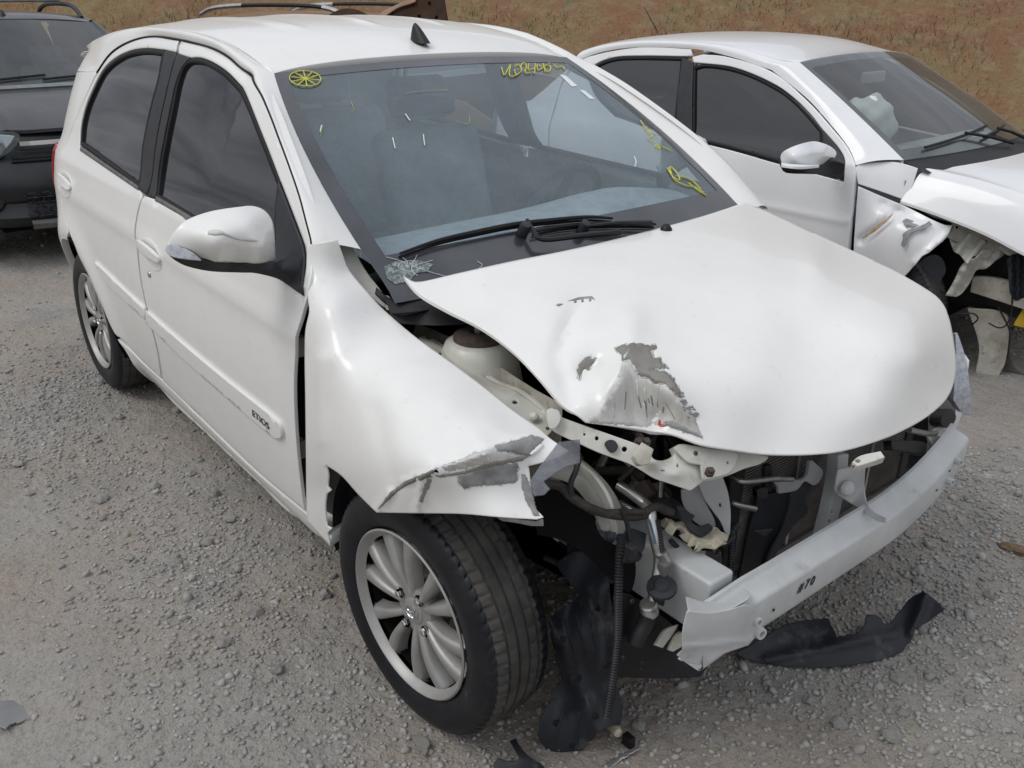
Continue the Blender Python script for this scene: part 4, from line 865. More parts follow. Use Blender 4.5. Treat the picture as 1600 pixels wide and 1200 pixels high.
I('hinge_bracket', [(596, 462, 1), (606, 462), (613, 470), (616, 485), (622, 498, 1), (612, 492), (600, 478)], [(596, 462, -.635), (613, 470, -.62), (622, 498, -.63), (600, 478, -.64)], 'y', 'inner_dirty', .004)
I('cowl_end', [(588, 449, 1), (606, 465), (622, 470), (657, 470, 1), (650, 480), (625, 481), (604, 475), (586, 459, 1)], [(548, 372, -.632), (575, 430, -.638), (606, 466, -.63), (657, 470, -.57), (625, 479, -.61), (570, 438, -.648)], 'y', 'black', .006)
# upper radiator cross-member
UC = [(850, 642, .835), (905, 664, .815), (966, 685, .795), (1000, 697, .785), (1041, 712, .76), (1062, 700, .765), (1110, 702, .755), (1199, 714, .725), (859, 668, .805), (905, 692, .785), (982, 723, .755), (1010, 741, .735), (1045, 754, .72), (1081, 765, .70), (1116, 749, .705), (1165, 730, .71), (1075, 735, .735), (1030, 728, .75)]
um = I('radiator_cross_member', [(846, 642, 1), (862, 646), (884, 655), (918, 667), (966, 684), (999, 696), (1012, 704), (1020, 716), (1032, 720), (1046, 716), (1056, 706), (1054, 698, 1), (1068, 694), (1100, 699), (1150, 705), (1201, 713, 1), (1197, 719), (1184, 726), (1165, 731), (1139, 742), (1116, 749), (1099, 752), (1088, 760), (1079, 766), (1072, 764), (1045, 755), (1022, 747), (1002, 735), (982, 724), (936, 707), (905, 693), (872, 678), (858, 668, 1)], UC, 'z', 'inner', .022, h=7,
       holes=[(913, 679, 2.2, 2.6), (932.5, 685, 3.4, 4), (975.5, 702, 4.6, 4.8), (1059, 727, 2.6, 3.2), (1036, 735.5, 3.6, 1.8), (1137.5, 723, 1.8, 2.6)],
       extra=lambda q: .010*np.exp(-((q[:, 0]-1022)/16)**2-((q[:, 1]-722)/10)**2)-.014*np.exp(-((q[:, 0]-1040)/10)**2-((q[:, 1]-718)/9)**2)+.006*np.exp(-((q[:, 0]-1055)/14)**2-((q[:, 1]-740)/10)**2))
I('cross_member_plate', [(1054, 700, 1), (1066, 694), (1110, 701), (1148, 706), (1152, 716), (1140, 738), (1100, 750, 1), (1096, 726, 1), (1078, 722), (1066, 712)], [(u, v, z+.008) for u, v, z in UC], 'z', 'inner', .006, h=6, holes=[(1088, 708, 4.6, 4.6), (1110, 736, 5.5, 5), (1137.5, 723, 2, 2.8)], parent=um)
I('rubber_plug', [(945, 694), (951, 688), (960, 689), (965, 697), (961, 705), (953, 706)], [(u, v, z+.005) for u, v, z in UC], 'z', 'greyplastic', .006, h=4, parent=um)
I('latch_bracket', [(991, 712, 1), (1003, 691, 1), (1021, 702, 1), (1014, 724, 1), (1000, 726)], [(991, 712, .80), (1003, 691, .815), (1021, 702, .805), (1014, 724, .785), (1000, 726, .785)], 'z', 'inner_dirty', .018, h=5, parent=um)
for u, v in ((999, 714), (1010, 690), (1088, 708), (1110, 736), (998, 690)):
    p = P1(u, v, 'z', .79 if u < 1050 else .75); b = MB(); b.lathe([(0, .008), (.006, .008), (.0065, 0), (.010, 0), (.010, -.01)], p, (.5, -.3, .8), 6); b.build('bolt', M['rust'], um)
I('round_tab', [(855, 642), (864, 639), (873, 643), (876, 655), (868, 668), (858, 668)], [(855, 642, .842), (873, 643, .842), (868, 668, .815)], 'z', 'inner', .003, h=5, parent=um)
ptube('prop_rod', [(860, 643, -.57), (872, 634, -.53), (884, 626, -.49)], .005, M['inner'], um)
# apron remnant, a curved cream arm
I('apron_arm', [(843, 735, 1), (870, 725), (894, 716), (910, 719), (931, 736), (953, 760), (968, 786), (978, 819), (973, 832), (957, 842), (944, 835), (931, 810), (922, 792), (909, 775), (890, 755), (860, 745)], [(843, 735, .22), (894, 716, .22), (931, 736, .25), (968, 786, .32), (978, 819, .34), (957, 842, .35), (931, 810, .30), (909, 775, .26), (890, 755, .24), (945, 790, .325), (915, 750, .265)], 'x', 'inner', .004, h=8)
I('apron_lip', [(900, 722), (925, 742), (945, 770), (957, 800), (965, 832), (958, 840), (950, 806), (936, 776), (916, 748)], [(900, 722, .26), (945, 770, .345), (965, 832, .365), (950, 806, .35)], 'x', 'inner', .008, h=6)
I('dark_wheel_house', [(830, 770, 1), (870, 752), (900, 765), (925, 800), (940, 840), (990, 870), (985, 925), (955, 905), (920, 870), (880, 845), (840, 835, 1)], [(830, 770, -.66), (870, 752, -.60), (925, 800, -.56), (990, 870, -.51), (955, 905, -.56), (880, 845, -.62), (840, 835, -.66)], 'y', 'dark', .004, h=10)  # sheet coloured near-black, painting shade into the open wheel house
# shattered headlamp lens
I('headlamp_lens_shard', [(873, 691, 1), (905, 687, 1), (905.5, 723, 1), (882, 730, 1), (866, 740), (849, 752, 1), (859, 764, 1), (850, 773, 1), (834, 775, 1), (828, 752, 1), (843, 730)], [(873, 691, .33), (905, 687, .37), (905, 723, .38), (849, 752, .355), (850, 773, .37), (828, 752, .34)], 'x', 'lens', .003, h=6, smooth=False)
I('torn_bracket', [(836, 816, 1), (848, 812), (849, 822, 1), (830, 822), (812, 818), (785, 814), (778, 810, 1), (800, 811)], [(836, 816, -.74), (778, 810, -.79), (812, 818, -.76)], 'y', 'primer', .003, h=5, smooth=False)
# vertical support and inner duct
I('radiator_support_post', [(1092, 756, 1), (1110, 750), (1129, 746, 1), (1137, 770), (1141, 800), (1140, 836, 1), (1133, 832), (1126, 815), (1112, 796), (1100, 778)], [(1092, 756, .40), (1129, 746, .42), (1141, 800, .43), (1140, 836, .44), (1112, 796, .40)], 'x', 'beam', .01, holes=[(1125, 790, 2.2, 4)])
I('support_inner_plate', [(1064, 766, 1), (1092, 758, 1), (1105, 792), (1116, 815), (1118, 832, 1), (1096, 822), (1081, 811), (1067, 787)], [(1064, 766, .35), (1092, 758, .38), (1118, 832, .40), (1081, 811, .36)], 'x', 'beam', .006)
I('dark_duct', [(1100, 778, 1), (1112, 796), (1126, 815), (1133, 834), (1120, 840), (1105, 800)], [(1100, 778, .385), (1133, 834, .405), (1105, 800, .385)], 'x', 'greyplastic', .01)
I('support_foot', [(1084, 846, 1), (1095, 858), (1130, 856), (1138, 850, 1), (1136, 878), (1130, 886), (1137, 904, 1), (1112, 900), (1088, 884, 1), (1090, 866)], [(1084, 846, .37), (1138, 850, .40), (1137, 904, .41), (1088, 884, .38)], 'x', 'beam', .006)
I('support_post_lower', [(1104, 856, 1), (1124, 858, 1), (1127, 882), (1122, 896, 1), (1104, 892, 1)], [(1104, 856, .385), (1124, 858, .41), (1122, 896, .41), (1104, 892, .39)], 'x', 'greyhose', .02)
I('torn_foam', [(1040, 809, 1), (1049, 811, 1), (1055, 816, 1), (1066, 813, 1), (1074, 824), (1086, 836), (1097, 839), (1108, 832), (1112, 824, 1), (1120, 824), (1126, 830), (1139, 835, 1), (1136, 845), (1124, 854), (1108, 857), (1094, 850), (1082, 838), (1071, 829), (1066, 824, 1), (1058, 824, 1), (1049, 819)], [(1040, 809, .38), (1066, 815, .40), (1097, 839, .44), (1139, 836, .46), (1108, 857, .47), (1071, 829, .42), (1095, 846, .462), (1124, 842, .475)], 'x', 'foam', .022, h=5, extra=lambda q: .003*np.sin(q[:, 0]*.35)*np.cos(q[:, 1]*.3))
I('torn_black_cover', [(1022, 786, 1), (1030, 778), (1052, 779), (1066, 790), (1076, 800), (1086, 806, 1), (1081, 815), (1092, 822), (1108, 818, 1), (1114, 826), (1098, 838, 1), (1084, 832), (1072, 820), (1064, 812), (1048, 808), (1030, 800)], [(1022, 786, .36), (1052, 779, .37), (1086, 806, .42), (1114, 826, .44), (1098, 838, .45), (1048, 808, .39), (1060, 792, .41)], 'x', 'greyplastic', .006, h=6)
# radiator shroud plates
I('radiator_shroud', [(1184, 780, 1), (1200, 772), (1236, 768, 1), (1232, 800), (1224, 830), (1212, 850), (1196, 880), (1180, 905, 1), (1152, 915, 1), (1162, 870), (1170, 830)], [(1184, 780, .43), (1236, 768, .445), (1224, 830, .45), (1180, 905, .45), (1152, 915, .43), (1170, 830, .425)], 'x', 'dirtyblack', .008)
I('shroud_arm', [(1236, 772, 1), (1250, 760), (1262, 740), (1268, 728, 1), (1276, 734, 1), (1268, 760), (1258, 780), (1262, 800), (1240, 822), (1222, 850), (1205, 880), (1192, 896, 1), (1205, 862), (1222, 830), (1232, 800)], [(1236, 772, .45), (1268, 728, .45), (1262, 800, .455), (1192, 896, .46)], 'x', 'greyplastic', .006)
I('shroud_fin', [(1178, 829, 1), (1209, 826, 1), (1196, 838, 1), (1190, 836)], [(1178, 829, .46), (1209, 826, .468), (1196, 838, .47)], 'x', 'greyplastic', .01, h=5, smooth=False)
I('pale_hose_clip', [(1212, 754, 1), (1236, 751), (1252, 750), (1262, 742), (1266, 720, 1), (1270, 720, 1), (1276, 726), (1286, 736), (1282, 750), (1272, 758), (1258, 752), (1244, 766), (1218, 771, 1), (1217, 762)], [(1212, 754, .455), (1262, 742, .46), (1282, 740, .46), (1218, 771, .46)], 'x', 'wood2' if 'wood2' in M else 'interior2', .008, h=5)
I('tank_cap', [(1183, 766, 1), (1192, 762), (1200, 764, 1), (1200, 778, 1), (1184, 780, 1)], [(1183, 766, .44), (1200, 764, .45), (1200, 778, .455), (1184, 780, .445)], 'x', 'black', .02, h=5)
I('tank_post', [(1196, 730, 1), (1206, 728, 1), (1206, 768, 1), (1196, 772, 1)], [(1196, 730, .42), (1206, 728, .425), (1206, 768, .43), (1196, 772, .425)], 'x', 'greyplastic', .02, h=5)
ptube('coolant_pipe', [(1138, 744, .40), (1150, 748, .425), (1160, 752, .44), (1180, 751, .45), (1210, 748, .455), (1238, 749, .455)], .0065, M['steel'], car, 'x')
ptube('coolant_pipe', [(1136, 782, .40), (1155, 789, .425), (1180, 795, .44)], .0075, M['steel'], car, 'x')
# centre latch post and bracket
I('latch_post', [(1310, 712, 1), (1326, 710, 1), (1322, 752), (1312, 800), (1300, 840, 1), (1284, 846, 1), (1296, 800), (1306, 752)], [(1310, 712, .47), (1326, 710, .475), (1322, 752, .48), (1300, 840, .49), (1284, 846, .485), (1296, 800, .482)], 'x', 'beam', .03, holes=[(1300, 801, 2.4, 3), (1296, 815, 2.6, 3.6)])
lb = I('latch_brace', [(1306, 755, 1), (1310, 734, 1), (1336, 730, 1), (1352, 727, 1), (1350, 760), (1352, 780), (1360, 795), (1372, 804, 1), (1385, 810, 1), (1384, 815, 1), (1370, 812), (1352, 800), (1330, 786), (1306, 770)], [(1306, 755, .50), (1310, 734, .50), (1352, 727, .535), (1350, 760, .53), (1372, 804, .600), (1385, 812, .628), (1352, 800, .57), (1330, 786, .52), (1306, 770, .50)], 'x', 'beam', .006, h=6)
p = P1(1325, 764, 'x', .521); b = MB(); b.lathe([(0, .006), (.012, .006), (.015, .004), (.019, -.002)], p, (.9, -.35, .2), 18); b.build('pressed_boss', M['beam'], lb)
I('latch_catch', [(1332, 722, 1), (1345, 712), (1376, 705, 1), (1382, 714, 1), (1360, 722), (1340, 728, 1)], [(1332, 722, .715), (1376, 705, .725), (1382, 714, .72), (1340, 728, .71)], 'z', 'inner', .018, h=5, holes=[(1341, 720, 5, 3)], parent=lb)
I('black_duct', [(1393, 688, 1), (1440, 690), (1449, 698, 1), (1446, 712, 1), (1420, 706), (1394, 702, 1)], [(1393, 688, .51), (1449, 698, .50), (1446, 712, .51), (1394, 702, .52)], 'x', 'black', .02, h=6)
I('end_bracket', [(1450, 680, 1), (1470, 664), (1486, 655, 1), (1490, 668), (1480, 682), (1458, 700, 1)], [(1450, 680, .49), (1486, 655, .45), (1480, 682, .47), (1458, 700, .50)], 'x', 'beam', .006, h=6)
I('black_clip', [(1470, 660), (1476, 642), (1488, 640), (1494, 652), (1488, 664), (1478, 668)], [(1470, 660, .48), (1488, 640, .46), (1478, 668, .48)], 'x', 'black', .03, h=6)
ptube('silver_tube', [(1420, 672, .50), (1445, 677, .49), (1462, 677, .48)], .008, M['steel'], car, 'x')
# left headlamp seen past the bonnet
I('headlamp', [(1494, 560, 1), (1494, 520), (1503, 540), (1511, 570), (1516, 610), (1519, 648, 1), (1508, 648, 1), (1500, 640), (1490, 625, 1)], [(1494, 560, .58), (1494, 520, .60), (1511, 570, .60), (1519, 648, .60), (1508, 648, .585), (1490, 625, .55)], 'y', 'lamp', .03, h=7)
# pipes, hoses and wires in the open corner
ptube('aircon_pipe', [(966, 758, .30), (985, 770, .33), (1005, 785, .36), (1016, 797, .385), (1018, 815, .40), (1024, 845, .42), (1030, 875, .43), (1026, 905, .44), (1020, 938, .45)], .0115, M['alu'], car, 'x', n=12)
ptube('aircon_pipe', [(968, 785, .30), (985, 795, .33), (1000, 802, .35)], .007, M['alu'], car, 'x')
ptube('pipe_sleeve', [(1032, 862, .435), (1038, 875, .44), (1036, 900, .445)], .013, M['alu'], car, 'x')
p = P1(1014, 951, 'x', .452); b = MB(); b.lathe([(0, .017), (.016, .016), (.019, .012), (.016, .006), (.019, 0), (.019, -.012), (.013, -.016)], p, (0, -.25, 1), 18); b.build('pipe_collar', M['alu'], car)
ptube('black_hose', [(1013, 958, .452), (1008, 975, .452), (998, 992, .45), (992, 1006, .45)], .017, M['hose'], car, 'x', n=14)
ptube('ribbed_conduit', [(972, 835, .39), (968, 870, .41), (966, 930, .43), (965, 1000, .44), (958, 1060, .45), (948, 1120, .46)], .0085, M['hose'], car, 'x', n=10, rib=.006)
ptube('ribbed_conduit', [(912, 798, .30), (912, 815, .31), (922, 832, .325), (945, 838, .34), (965, 836, .36)], .0105, M['greyhose'], car, 'x', n=10, rib=.007)
ptube('ribbed_conduit', [(1028, 812, .41), (1032, 845, .43), (1036, 872, .44)], .006, M['hose'], car, 'x', n=8, rib=.005)
ptube('ribbed_conduit', [(1152, 820, .43), (1145, 832, .44), (1142, 870, .45), (1140, 915, .46)], .007, M['hose'], car, 'x', n=8, rib=.006)
ptube('wiring_loom', [(846, 755, .27), (875, 760, .29), (895, 778, .32), (925, 795, .35), (960, 805, .37), (1000, 806, .385), (1024, 792, .39), (1050, 800, .40)], [.010]*56+[.008], M['wire'], car, 'x', k=8) if False else None
ptube('wiring_loom', [(846, 755, .27), (875, 760, .29), (895, 778, .32), (925, 795, .35), (960, 805, .37), (1000, 806, .385), (1024, 792, .39), (1050, 800, .40)], .0095, M['wire'], car, 'x', k=8)
ptube('wiring_loom', [(900, 782, .32), (930, 800, .35), (970, 800, .375), (1005, 800, .39)], .007, M['wire'], car, 'x', k=8)
ptube('loose_wire', [(905, 715, .30), (900, 735, .31), (892, 755, .315), (893, 775, .32)], .006, M['hose'], car, 'x')
ptube('loose_wire', [(972, 795, .38), (980, 820, .39), (984, 850, .40), (982, 870, .405)], .005, M['hose'], car, 'x')
ptube('loose_wire', [(1048, 845, .41), (1066, 860, .41), (1084, 855, .42), (1110, 856, .44), (1130, 852, .455), (1148, 838, .46)], .006, M['hose'], car, 'x')
ptube('red_wire', [(943, 842, .35), (952, 850, .36), (962, 858, .365)], .0018, mat('red_insulation', (.4, .03, .03), .4), car, 'x', n=5)
ptube('blue_wire', [(1014, 812, .415), (1020, 832, .42), (1024, 850, .43)], .0025, mat('blue_insulation', (.08, .13, .2), .4), car, 'x', n=5)
ptube('steel_rod', [(1033, 750, .33), (1031, 778, .35)], .005, M['steel'], car, 'x')
p = P1(995, 745, 'x', .28); b = MB(); b.lathe([(.006, .0), (.012, .0), (.012, -.03), (.016, -.03), (.016, -.06)], p, (.3, -.3, 1), 12); b.build('sensor', M['steel'], car)
I('rubber_boot', [(966, 868, 1), (976, 836), (986, 826), (1010, 834, 1), (1006, 858), (990, 872, 1), (978, 878)], [(966, 868, .40), (986, 826, .39), (1010, 834, .40), (990, 872, .42)], 'x', 'dirtyblack', .006, h=6)
I('plug_flange', [(973, 866, 1), (985, 860), (1000, 862), (1003, 868), (990, 873), (976, 872)], [(973, 866, .42), (1003, 868, .435), (990, 873, .44)], 'x', 'black', .01, h=4)
for (u, v, w_, h_, m_) in ((1037, 889, .020, .032, 'sealgrey'), (1036, 905, .026, .016, 'lamp'), (986, 862, .018, .03, 'hose')):
    p = P1(u, v, 'x', .447); b = MB(); b.box(p, (.022, w_, h_)); b.build('plug', M[m_], car, bevel=.003)
I('rubber_grommet', [(1014, 920, 1), (1030, 922), (1050, 920, 1), (1047, 938, 1), (1040, 934), (1037, 947), (1026, 943, 1), (1020, 936)], [(1003, 914, .45), (1060, 922, .46), (1038, 945, .462), (1030, 920, .468)], 'x', 'black', .008, h=5)
b = MB(); b.lathe([(0, .010), (.014, .009), (.018, .004), (.030, .002), (.031, -.003), (.016, -.004), (.014, -.02), (0, -.021)], P1(1034, 917, 'x', .468), (.15, -.25, .95), 20); b.build('connector_disc', M['greyplastic'], car)
# clutter deep in the engine bay
for k in range(34):
    c_ = np.array((random.uniform(.08, .33), random.uniform(-.50, .0), random.uniform(.42, .76))); d_ = unit(rng.normal(size=3)); L_ = random.uniform(.03, .12); m_ = random.choice(['engine', 'hose', 'steel', 'greyplastic', 'rust', 'wire', 'sealgrey'])
    b = MB()
    if k % 3: b.tube(crv([c_-d_*L_, c_+rng.normal(size=3)*.02, c_+d_*L_], 6), random.uniform(.004, .012), 8); b.build('engine_hose', M[m_], car)
    else: b.box(c_, (random.uniform(.02, .05), random.uniform(.02, .06), random.uniform(.02, .05)), np.linalg.qr(rng.normal(size=(3, 3)))[0]); b.build('engine_fitting', M[m_], car, bevel=.003)
# torn arch liner hanging down to the ground
LN = [(950, 893, .33), (953, 927, .35), (963, 1000, .37), (962, 1067, .385), (973, 1100, .40), (950, 1133, .385), (893, 1178, .33), (863, 1181, .30), (843, 1153, .275), (847, 1117, .265), (867, 1090, .262), (877, 1063, .262), (866, 1017, .25), (858, 973, .24), (890, 945, .25), (913, 867, .25), (920, 1010, .33), (915, 1100, .335), (885, 1130, .31)]
def liner_extra(q):
    d1, _ = seg(q, (862, 975), (935, 1145)); d2, _ = seg(q, (905, 1095), (945, 1062)); d3, _ = seg(q, (935, 920), (945, 1080))
    return .012*np.exp(-(d1/13)**2)-.008*np.exp(-(d2/14)**2)+.008*np.exp(-(d3/13)**2)+.003*np.sin(q[:, 0]*.10+q[:, 1]*.05)
I('torn_arch_liner', [(858, 972, 1), (866, 960), (890, 944), (905, 930), (880, 900), (868, 880, 1), (900, 862), (930, 872), (950, 893, 1), (953, 927), (960, 970), (964, 1010), (961, 1060), (966, 1080), (973, 1100), (970, 1131, 1), (950, 1134), (940, 1140), (927, 1153), (913, 1170), (893, 1178), (863, 1181, 1), (850, 1165), (843, 1153), (844, 1130), (849, 1113), (860, 1096), (867, 1090, 1), (860, 1086, 1), (872, 1070), (877, 1063), (870, 1030), (866, 1017), (861, 995)], LN+[(868, 880, .20)], 'x', 'dusty', .004, h=8, extra=liner_extra, jag=1.0)
lf = tps(LN+[(868, 880, .20)])
for u, v in ((880, 1000), (935, 950), (905, 1060), (870, 1130), (930, 1120), (895, 1165), (948, 1040)):
    x_ = float(lf(np.array([(u, v)]))[0]+liner_extra(np.array([(u, v)], float))[0]); p = P1(u, v, 'x', x_)+unit(CAM-P1(u, v, 'x', x_))*.001
    b = MB(); b.lathe([(0, .0005), (.0035, .0005), (.004, .002), (.0075, .002), (.0085, 0)], p, (.9, -.4, .2), 14); b.build('liner_clip', M['black'], car)
for a_, b_ in (((884, 968), (900, 1050)), ((900, 960), (916, 1040)), ((918, 950), (930, 1020)), ((880, 1110), (868, 1160)), ((905, 1110), (900, 1168))):
    P = []
    for t in np.linspace(0, 1, 10):
        u, v = a_[0]+(b_[0]-a_[0])*t, a_[1]+(b_[1]-a_[1])*t; P.append(P1(u, v, 'x', float(lf(np.array([(u, v)]))[0]+liner_extra(np.array([(u, v)], float))[0])))
    b = MB(); b.tube(P, .0035, 6); b.build('moulded_rib', M['dusty'], car)
# black under-engine panel below the rail
I('under_engine_panel', [(962, 935, 1), (985, 930), (1060, 985), (1075, 1020), (1112, 1032, 1), (1094, 1058, 1), (1030, 1060), (967, 1058, 1)], [(962, 935, .42), (1060, 985, .44), (1112, 1032, .50), (1094, 1058, .50), (967, 1058, .44)], 'x', 'black', .008, h=12)
for u, v in ((1051, 1050), (1005, 1036), (988, 940), (1003, 1046), (975, 1028)):
    b = MB(); b.lathe([(0, .003), (.005, .002), (.006, 0)], P1(u, v, 'x', .465), (1, -.3, .2), 10); b.build('clip_stud', M['engine'], car)
I('lamp_bracket', [(1025, 1008, 1), (1040, 985), (1060, 976, 1), (1052, 990), (1036, 1012, 1)], [(1025, 1008, .47), (1060, 976, .46), (1036, 1012, .475)], 'x', 'inner', .008, h=5)
I('lamp_bracket', [(1045, 1016, 1), (1056, 995), (1066, 988, 1), (1066, 1010, 1), (1052, 1018, 1)], [(1045, 1016, .48), (1066, 988, .48), (1052, 1018, .485)], 'x', 'inner_dirty', .01, h=5)
# door-gap hinges
for v_, n_ in ((540, 'door_hinge'), (700, 'door_hinge')):
    p = P1(469, v_, 'y', -.80); b = MB(); b.box(p, (.035, .03, .05)); b.build(n_, M['inner_dirty'], car, bevel=.006)
b = MB(); b.grid(np.array([[(x, -.765, z) for x in (-.60, -.30)] for z in (.25, .6, .95)])); b.build('hinge_pillar', M['black'], car)
# ================================================================== second car: white saloon with its nose torn open
class Frame:
    def __init__(s, o, deg):
        s.o = np.array(o, float); h = rad(deg); c, n = math.cos(h), math.sin(h); s.R = np.array([[c, -n, 0], [n, c, 0], [0, 0, 1.]]); s.h = h
    def T(s, o, d): return (o-s.o)@s.R, d@s.R
    def loc(s, P): return (np.asarray(P)-s.o)@s.R
    def mat(s): return Matrix.Translation(s.o.tolist()) @ Matrix.Rotation(s.h, 4, 'Z')
def stay(o, fr):
    """mesh given in world coordinates, parented to a placed root (or to one of its parts)"""
    o.data.transform(fr.mat().inverted()); return o
VF = Frame((-.343, 2.975, -.09), 1.8)
sal = empty('white_saloon_car', 'white saloon with tinted windows, deployed airbag and torn-off front wing', 'car', VF.o, VF.h)
zroofV = hermite([-2.75, -2.5, -2.2, -1.8, -1.5, -1.25, -1.05, -.95], [1.30, 1.39, 1.44, 1.462, 1.455, 1.436, 1.40, 1.37])
gV = hermite([0, .1, .3, .5, .7, .85, .94, 1.0], [.772, .748, .712, .676, .638, .608, .585, .55])
def Sv(x, z):
    x = np.asarray(x, float); z = np.asarray(z, float); top = np.where(x < -1.05, zroofV(np.maximum(x, -2.4))-.03, 1.37+0*x); tau = (z-.95)/(top-.95)
    w = np.where(z < .95, wlow(z+.03)*.968, gV(tau)); w = w-.22*np.clip((-2.5-x)/1.0, 0, 2)**2.4
    w = w+.006*np.exp(-((z-.70)/.02)**2)
    return w-.16*np.clip((x-.1)/.7, 0, 1)**2
def fV(off=0.): return lambda q: np.stack([q[:, 0], -(Sv(q[:, 0], q[:, 1])+off), q[:, 1]], 1)
def vpoly(pts, h=.03):
    q = hitS([p[:2] for p in pts], Sv, VF.T); return spline([(a[0], a[1], 1) if len(p) > 2 else (a[0], a[1]) for a, p in zip(q, pts)], h)
VW = M['paint2']
v_fd = [(1101, 85, 1), (1141, 89.5), (1206, 111), (1262, 156), (1300, 198), (1326, 230), (1338, 262), (1336, 286), (1330, 340), (1326, 400), (1322, 440, 1), (1200, 420), (1080, 380, 1), (1062, 320), (1056, 260), (1056.5, 221, 1), (1082, 219.5, 1), (1150, 236.5), (1216, 255.5), (1321, 284, 1), (1323, 254), (1314, 232), (1288, 202), (1269, 178), (1246, 155), (1218, 134), (1179, 115), (1142, 103), (1103, 98.5), (1086, 97, 1), (1084, 89, 1)]
vdf, vdfl = panel('front_door', vpoly(v_fd), fV(.012), VW, sal, toward=RT, depth=.03, mirror=sal)
v_wf = [(1085, 105, 1), (1103, 100), (1141, 104.5), (1178, 116.5), (1216, 135.5), (1244, 156.5), (1267, 180), (1287, 204, 1), (1287, 271, 1), (1216, 253), (1150, 234.5), (1082, 217, 1)]
panel('window_glass', vpoly(v_wf, .04), fV(-.002), M['tint2'], vdf, toward=RT, depth=.004, mirror=vdfl)
r_ = vpoly(v_wf, .02); panel('window_seal', r_, fV(.010), M['seal'], vdf, holes=[offset_ring(r_, .014)], h=.02, inset=0, toward=RT, depth=.012, mirror=vdfl)
panel('mirror_sail', vpoly([(1287, 203, 1), (1313, 233), (1322, 254), (1321, 281.5, 1), (1287, 271, 1)]), fV(.013), M['greyplastic'], vdf, toward=RT, depth=.01, mirror=vdfl)
panel('pillar_trim', vpoly([(1068, 89, 1), (1085, 97, 1), (1083, 160), (1081, 219, 1), (1056, 218, 1), (1060, 150)]), fV(.011), M['greyplastic'], vdf, toward=RT, depth=.01, mirror=vdfl)
v_rd = [(1080, 77, 1), (1030, 74), (991, 75), (934, 85), (905, 97), (880, 130), (868, 170, 1), (860, 260), (880, 330, 1), (960, 350), (1070, 376, 1), (1060, 320), (1054, 260), (1053, 216, 1), (1019, 203), (960, 182, 1), (930, 150), (916, 116, 1), (932, 99), (962, 88.5), (1005, 86.5), (1070, 87.5, 1), (1082, 87, 1)]
vdr, vdrl = panel('rear_door', vpoly(v_rd), fV(.002), VW, sal, toward=RT, depth=.03, mirror=sal)
v_wr = [(918, 116, 1), (933, 101), (962, 90), (1005, 88), (1069, 89, 1), (1062, 150), (1055, 212, 1), (1019, 200), (962, 180, 1), (933, 150)]
panel('window_glass', vpoly(v_wr, .04), fV(-.004), M['tint2'], vdr, toward=RT, depth=.004, mirror=vdrl)
r_ = vpoly(v_wr, .02); panel('window_seal', r_, fV(.004), M['seal'], vdr, holes=[offset_ring(r_, .016)], h=.02, inset=0, toward=RT, depth=.012, mirror=vdrl)
# windscreen corners from the picture, on the car's own width
def vray(px, ax, val):
    d = (rays([px])@VF.R)[0]; o = (CAM-VF.o)@VF.R; i = 'xyz'.index(ax); return o+d*(val-o[i])/d[i]
T0 = vray((1249, 97), 'y', -.545); B0 = vray((1412, 250), 'y', -.655)
VB, VT = B0*[1, -1, 1], T0*[1, -1, 1]
def wsV(y01, s):
    y01 = np.asarray(y01, float); s = np.asarray(s, float); c = VB+(VT-VB)*s[..., None]; k = 1-y01**2
    return np.stack([c[..., 0]+k*(.10*(1-s)+.03*s), c[..., 1]*y01, c[..., 2]+k*(.012*(1-s)+.03*s)+.035*s*(1-s)], -1)
Y, Sg = np.meshgrid(np.linspace(-1, 1, 31), np.linspace(0, 1, 17)); b = MB(); b.grid(wsV(Y, Sg)); vws = b.build('windscreen', M['ws2'], sal)
b = MB()
for a in ((-1, -.93, 0, 1.), (.93, 1, 0, 1.), (-.93, .93, .93, 1.), (-.93, .93, 0, .09)):
    Yg, Sq = np.meshgrid(np.linspace(a[0], a[1], 16), np.linspace(a[2], a[3], 16)); Q = wsV(Yg, Sq); Q[..., 2] -= .004; Q[..., 0] -= .002; b.grid(Q)
b.build('black_border', M['frit'], vws)
# roof and pillar rail
xv = VT[0]
def fRV(q):
    t = np.abs(q[:, 1])/.55; zf = VT[2]+.028; z0 = zroofV(q[:, 0]); k = np.clip((q[:, 0]-(xv-.5))/.5, 0, 1); z0 = z0*(1-k**2)+k**2*zf
    return np.stack([q[:, 0], q[:, 1], z0-.022*t**2-.010*t**6], 1)
ry = np.linspace(-.545, .545, 20)
rp = [(float(wsV(np.array(y/.5455), np.array(1.))[0])-.008, y) for y in ry]+[(x, .547) for x in np.linspace(xv-.1, -2.45, 20)]+[(-2.55+.10*(y/.55)**2, y) for y in ry[::-1]]+[(x, -.547) for x in np.linspace(-2.45, xv-.1, 20)]
panel('roof', np.array(rp), fRV, VW, sal, toward=(0, 0, 1), h=.05, depth=.02)
ga = hitS([(1338, 258), (1326, 229), (1300, 196), (1262, 154), (1206, 109)], Sv, VF.T); gb = hitS([(1206, 109), (1141, 88), (1080, 76), (991, 74), (934, 83), (897, 98)], Sv, VF.T)
o1 = fV(.004)(spl2(ga, 24)); o2 = fV(.004)(spl2(gb, 30)); i1 = wsV(-np.ones(24), np.linspace(0, 1, 24)); xr = np.linspace(xv, -2.5, 30); i2 = fRV(np.stack([xr, np.full(30, -.549)], 1)); i2[0] = i1[-1]
O, I_ = np.concatenate([o1, o2[1:]]), np.concatenate([i1, i2[1:]])
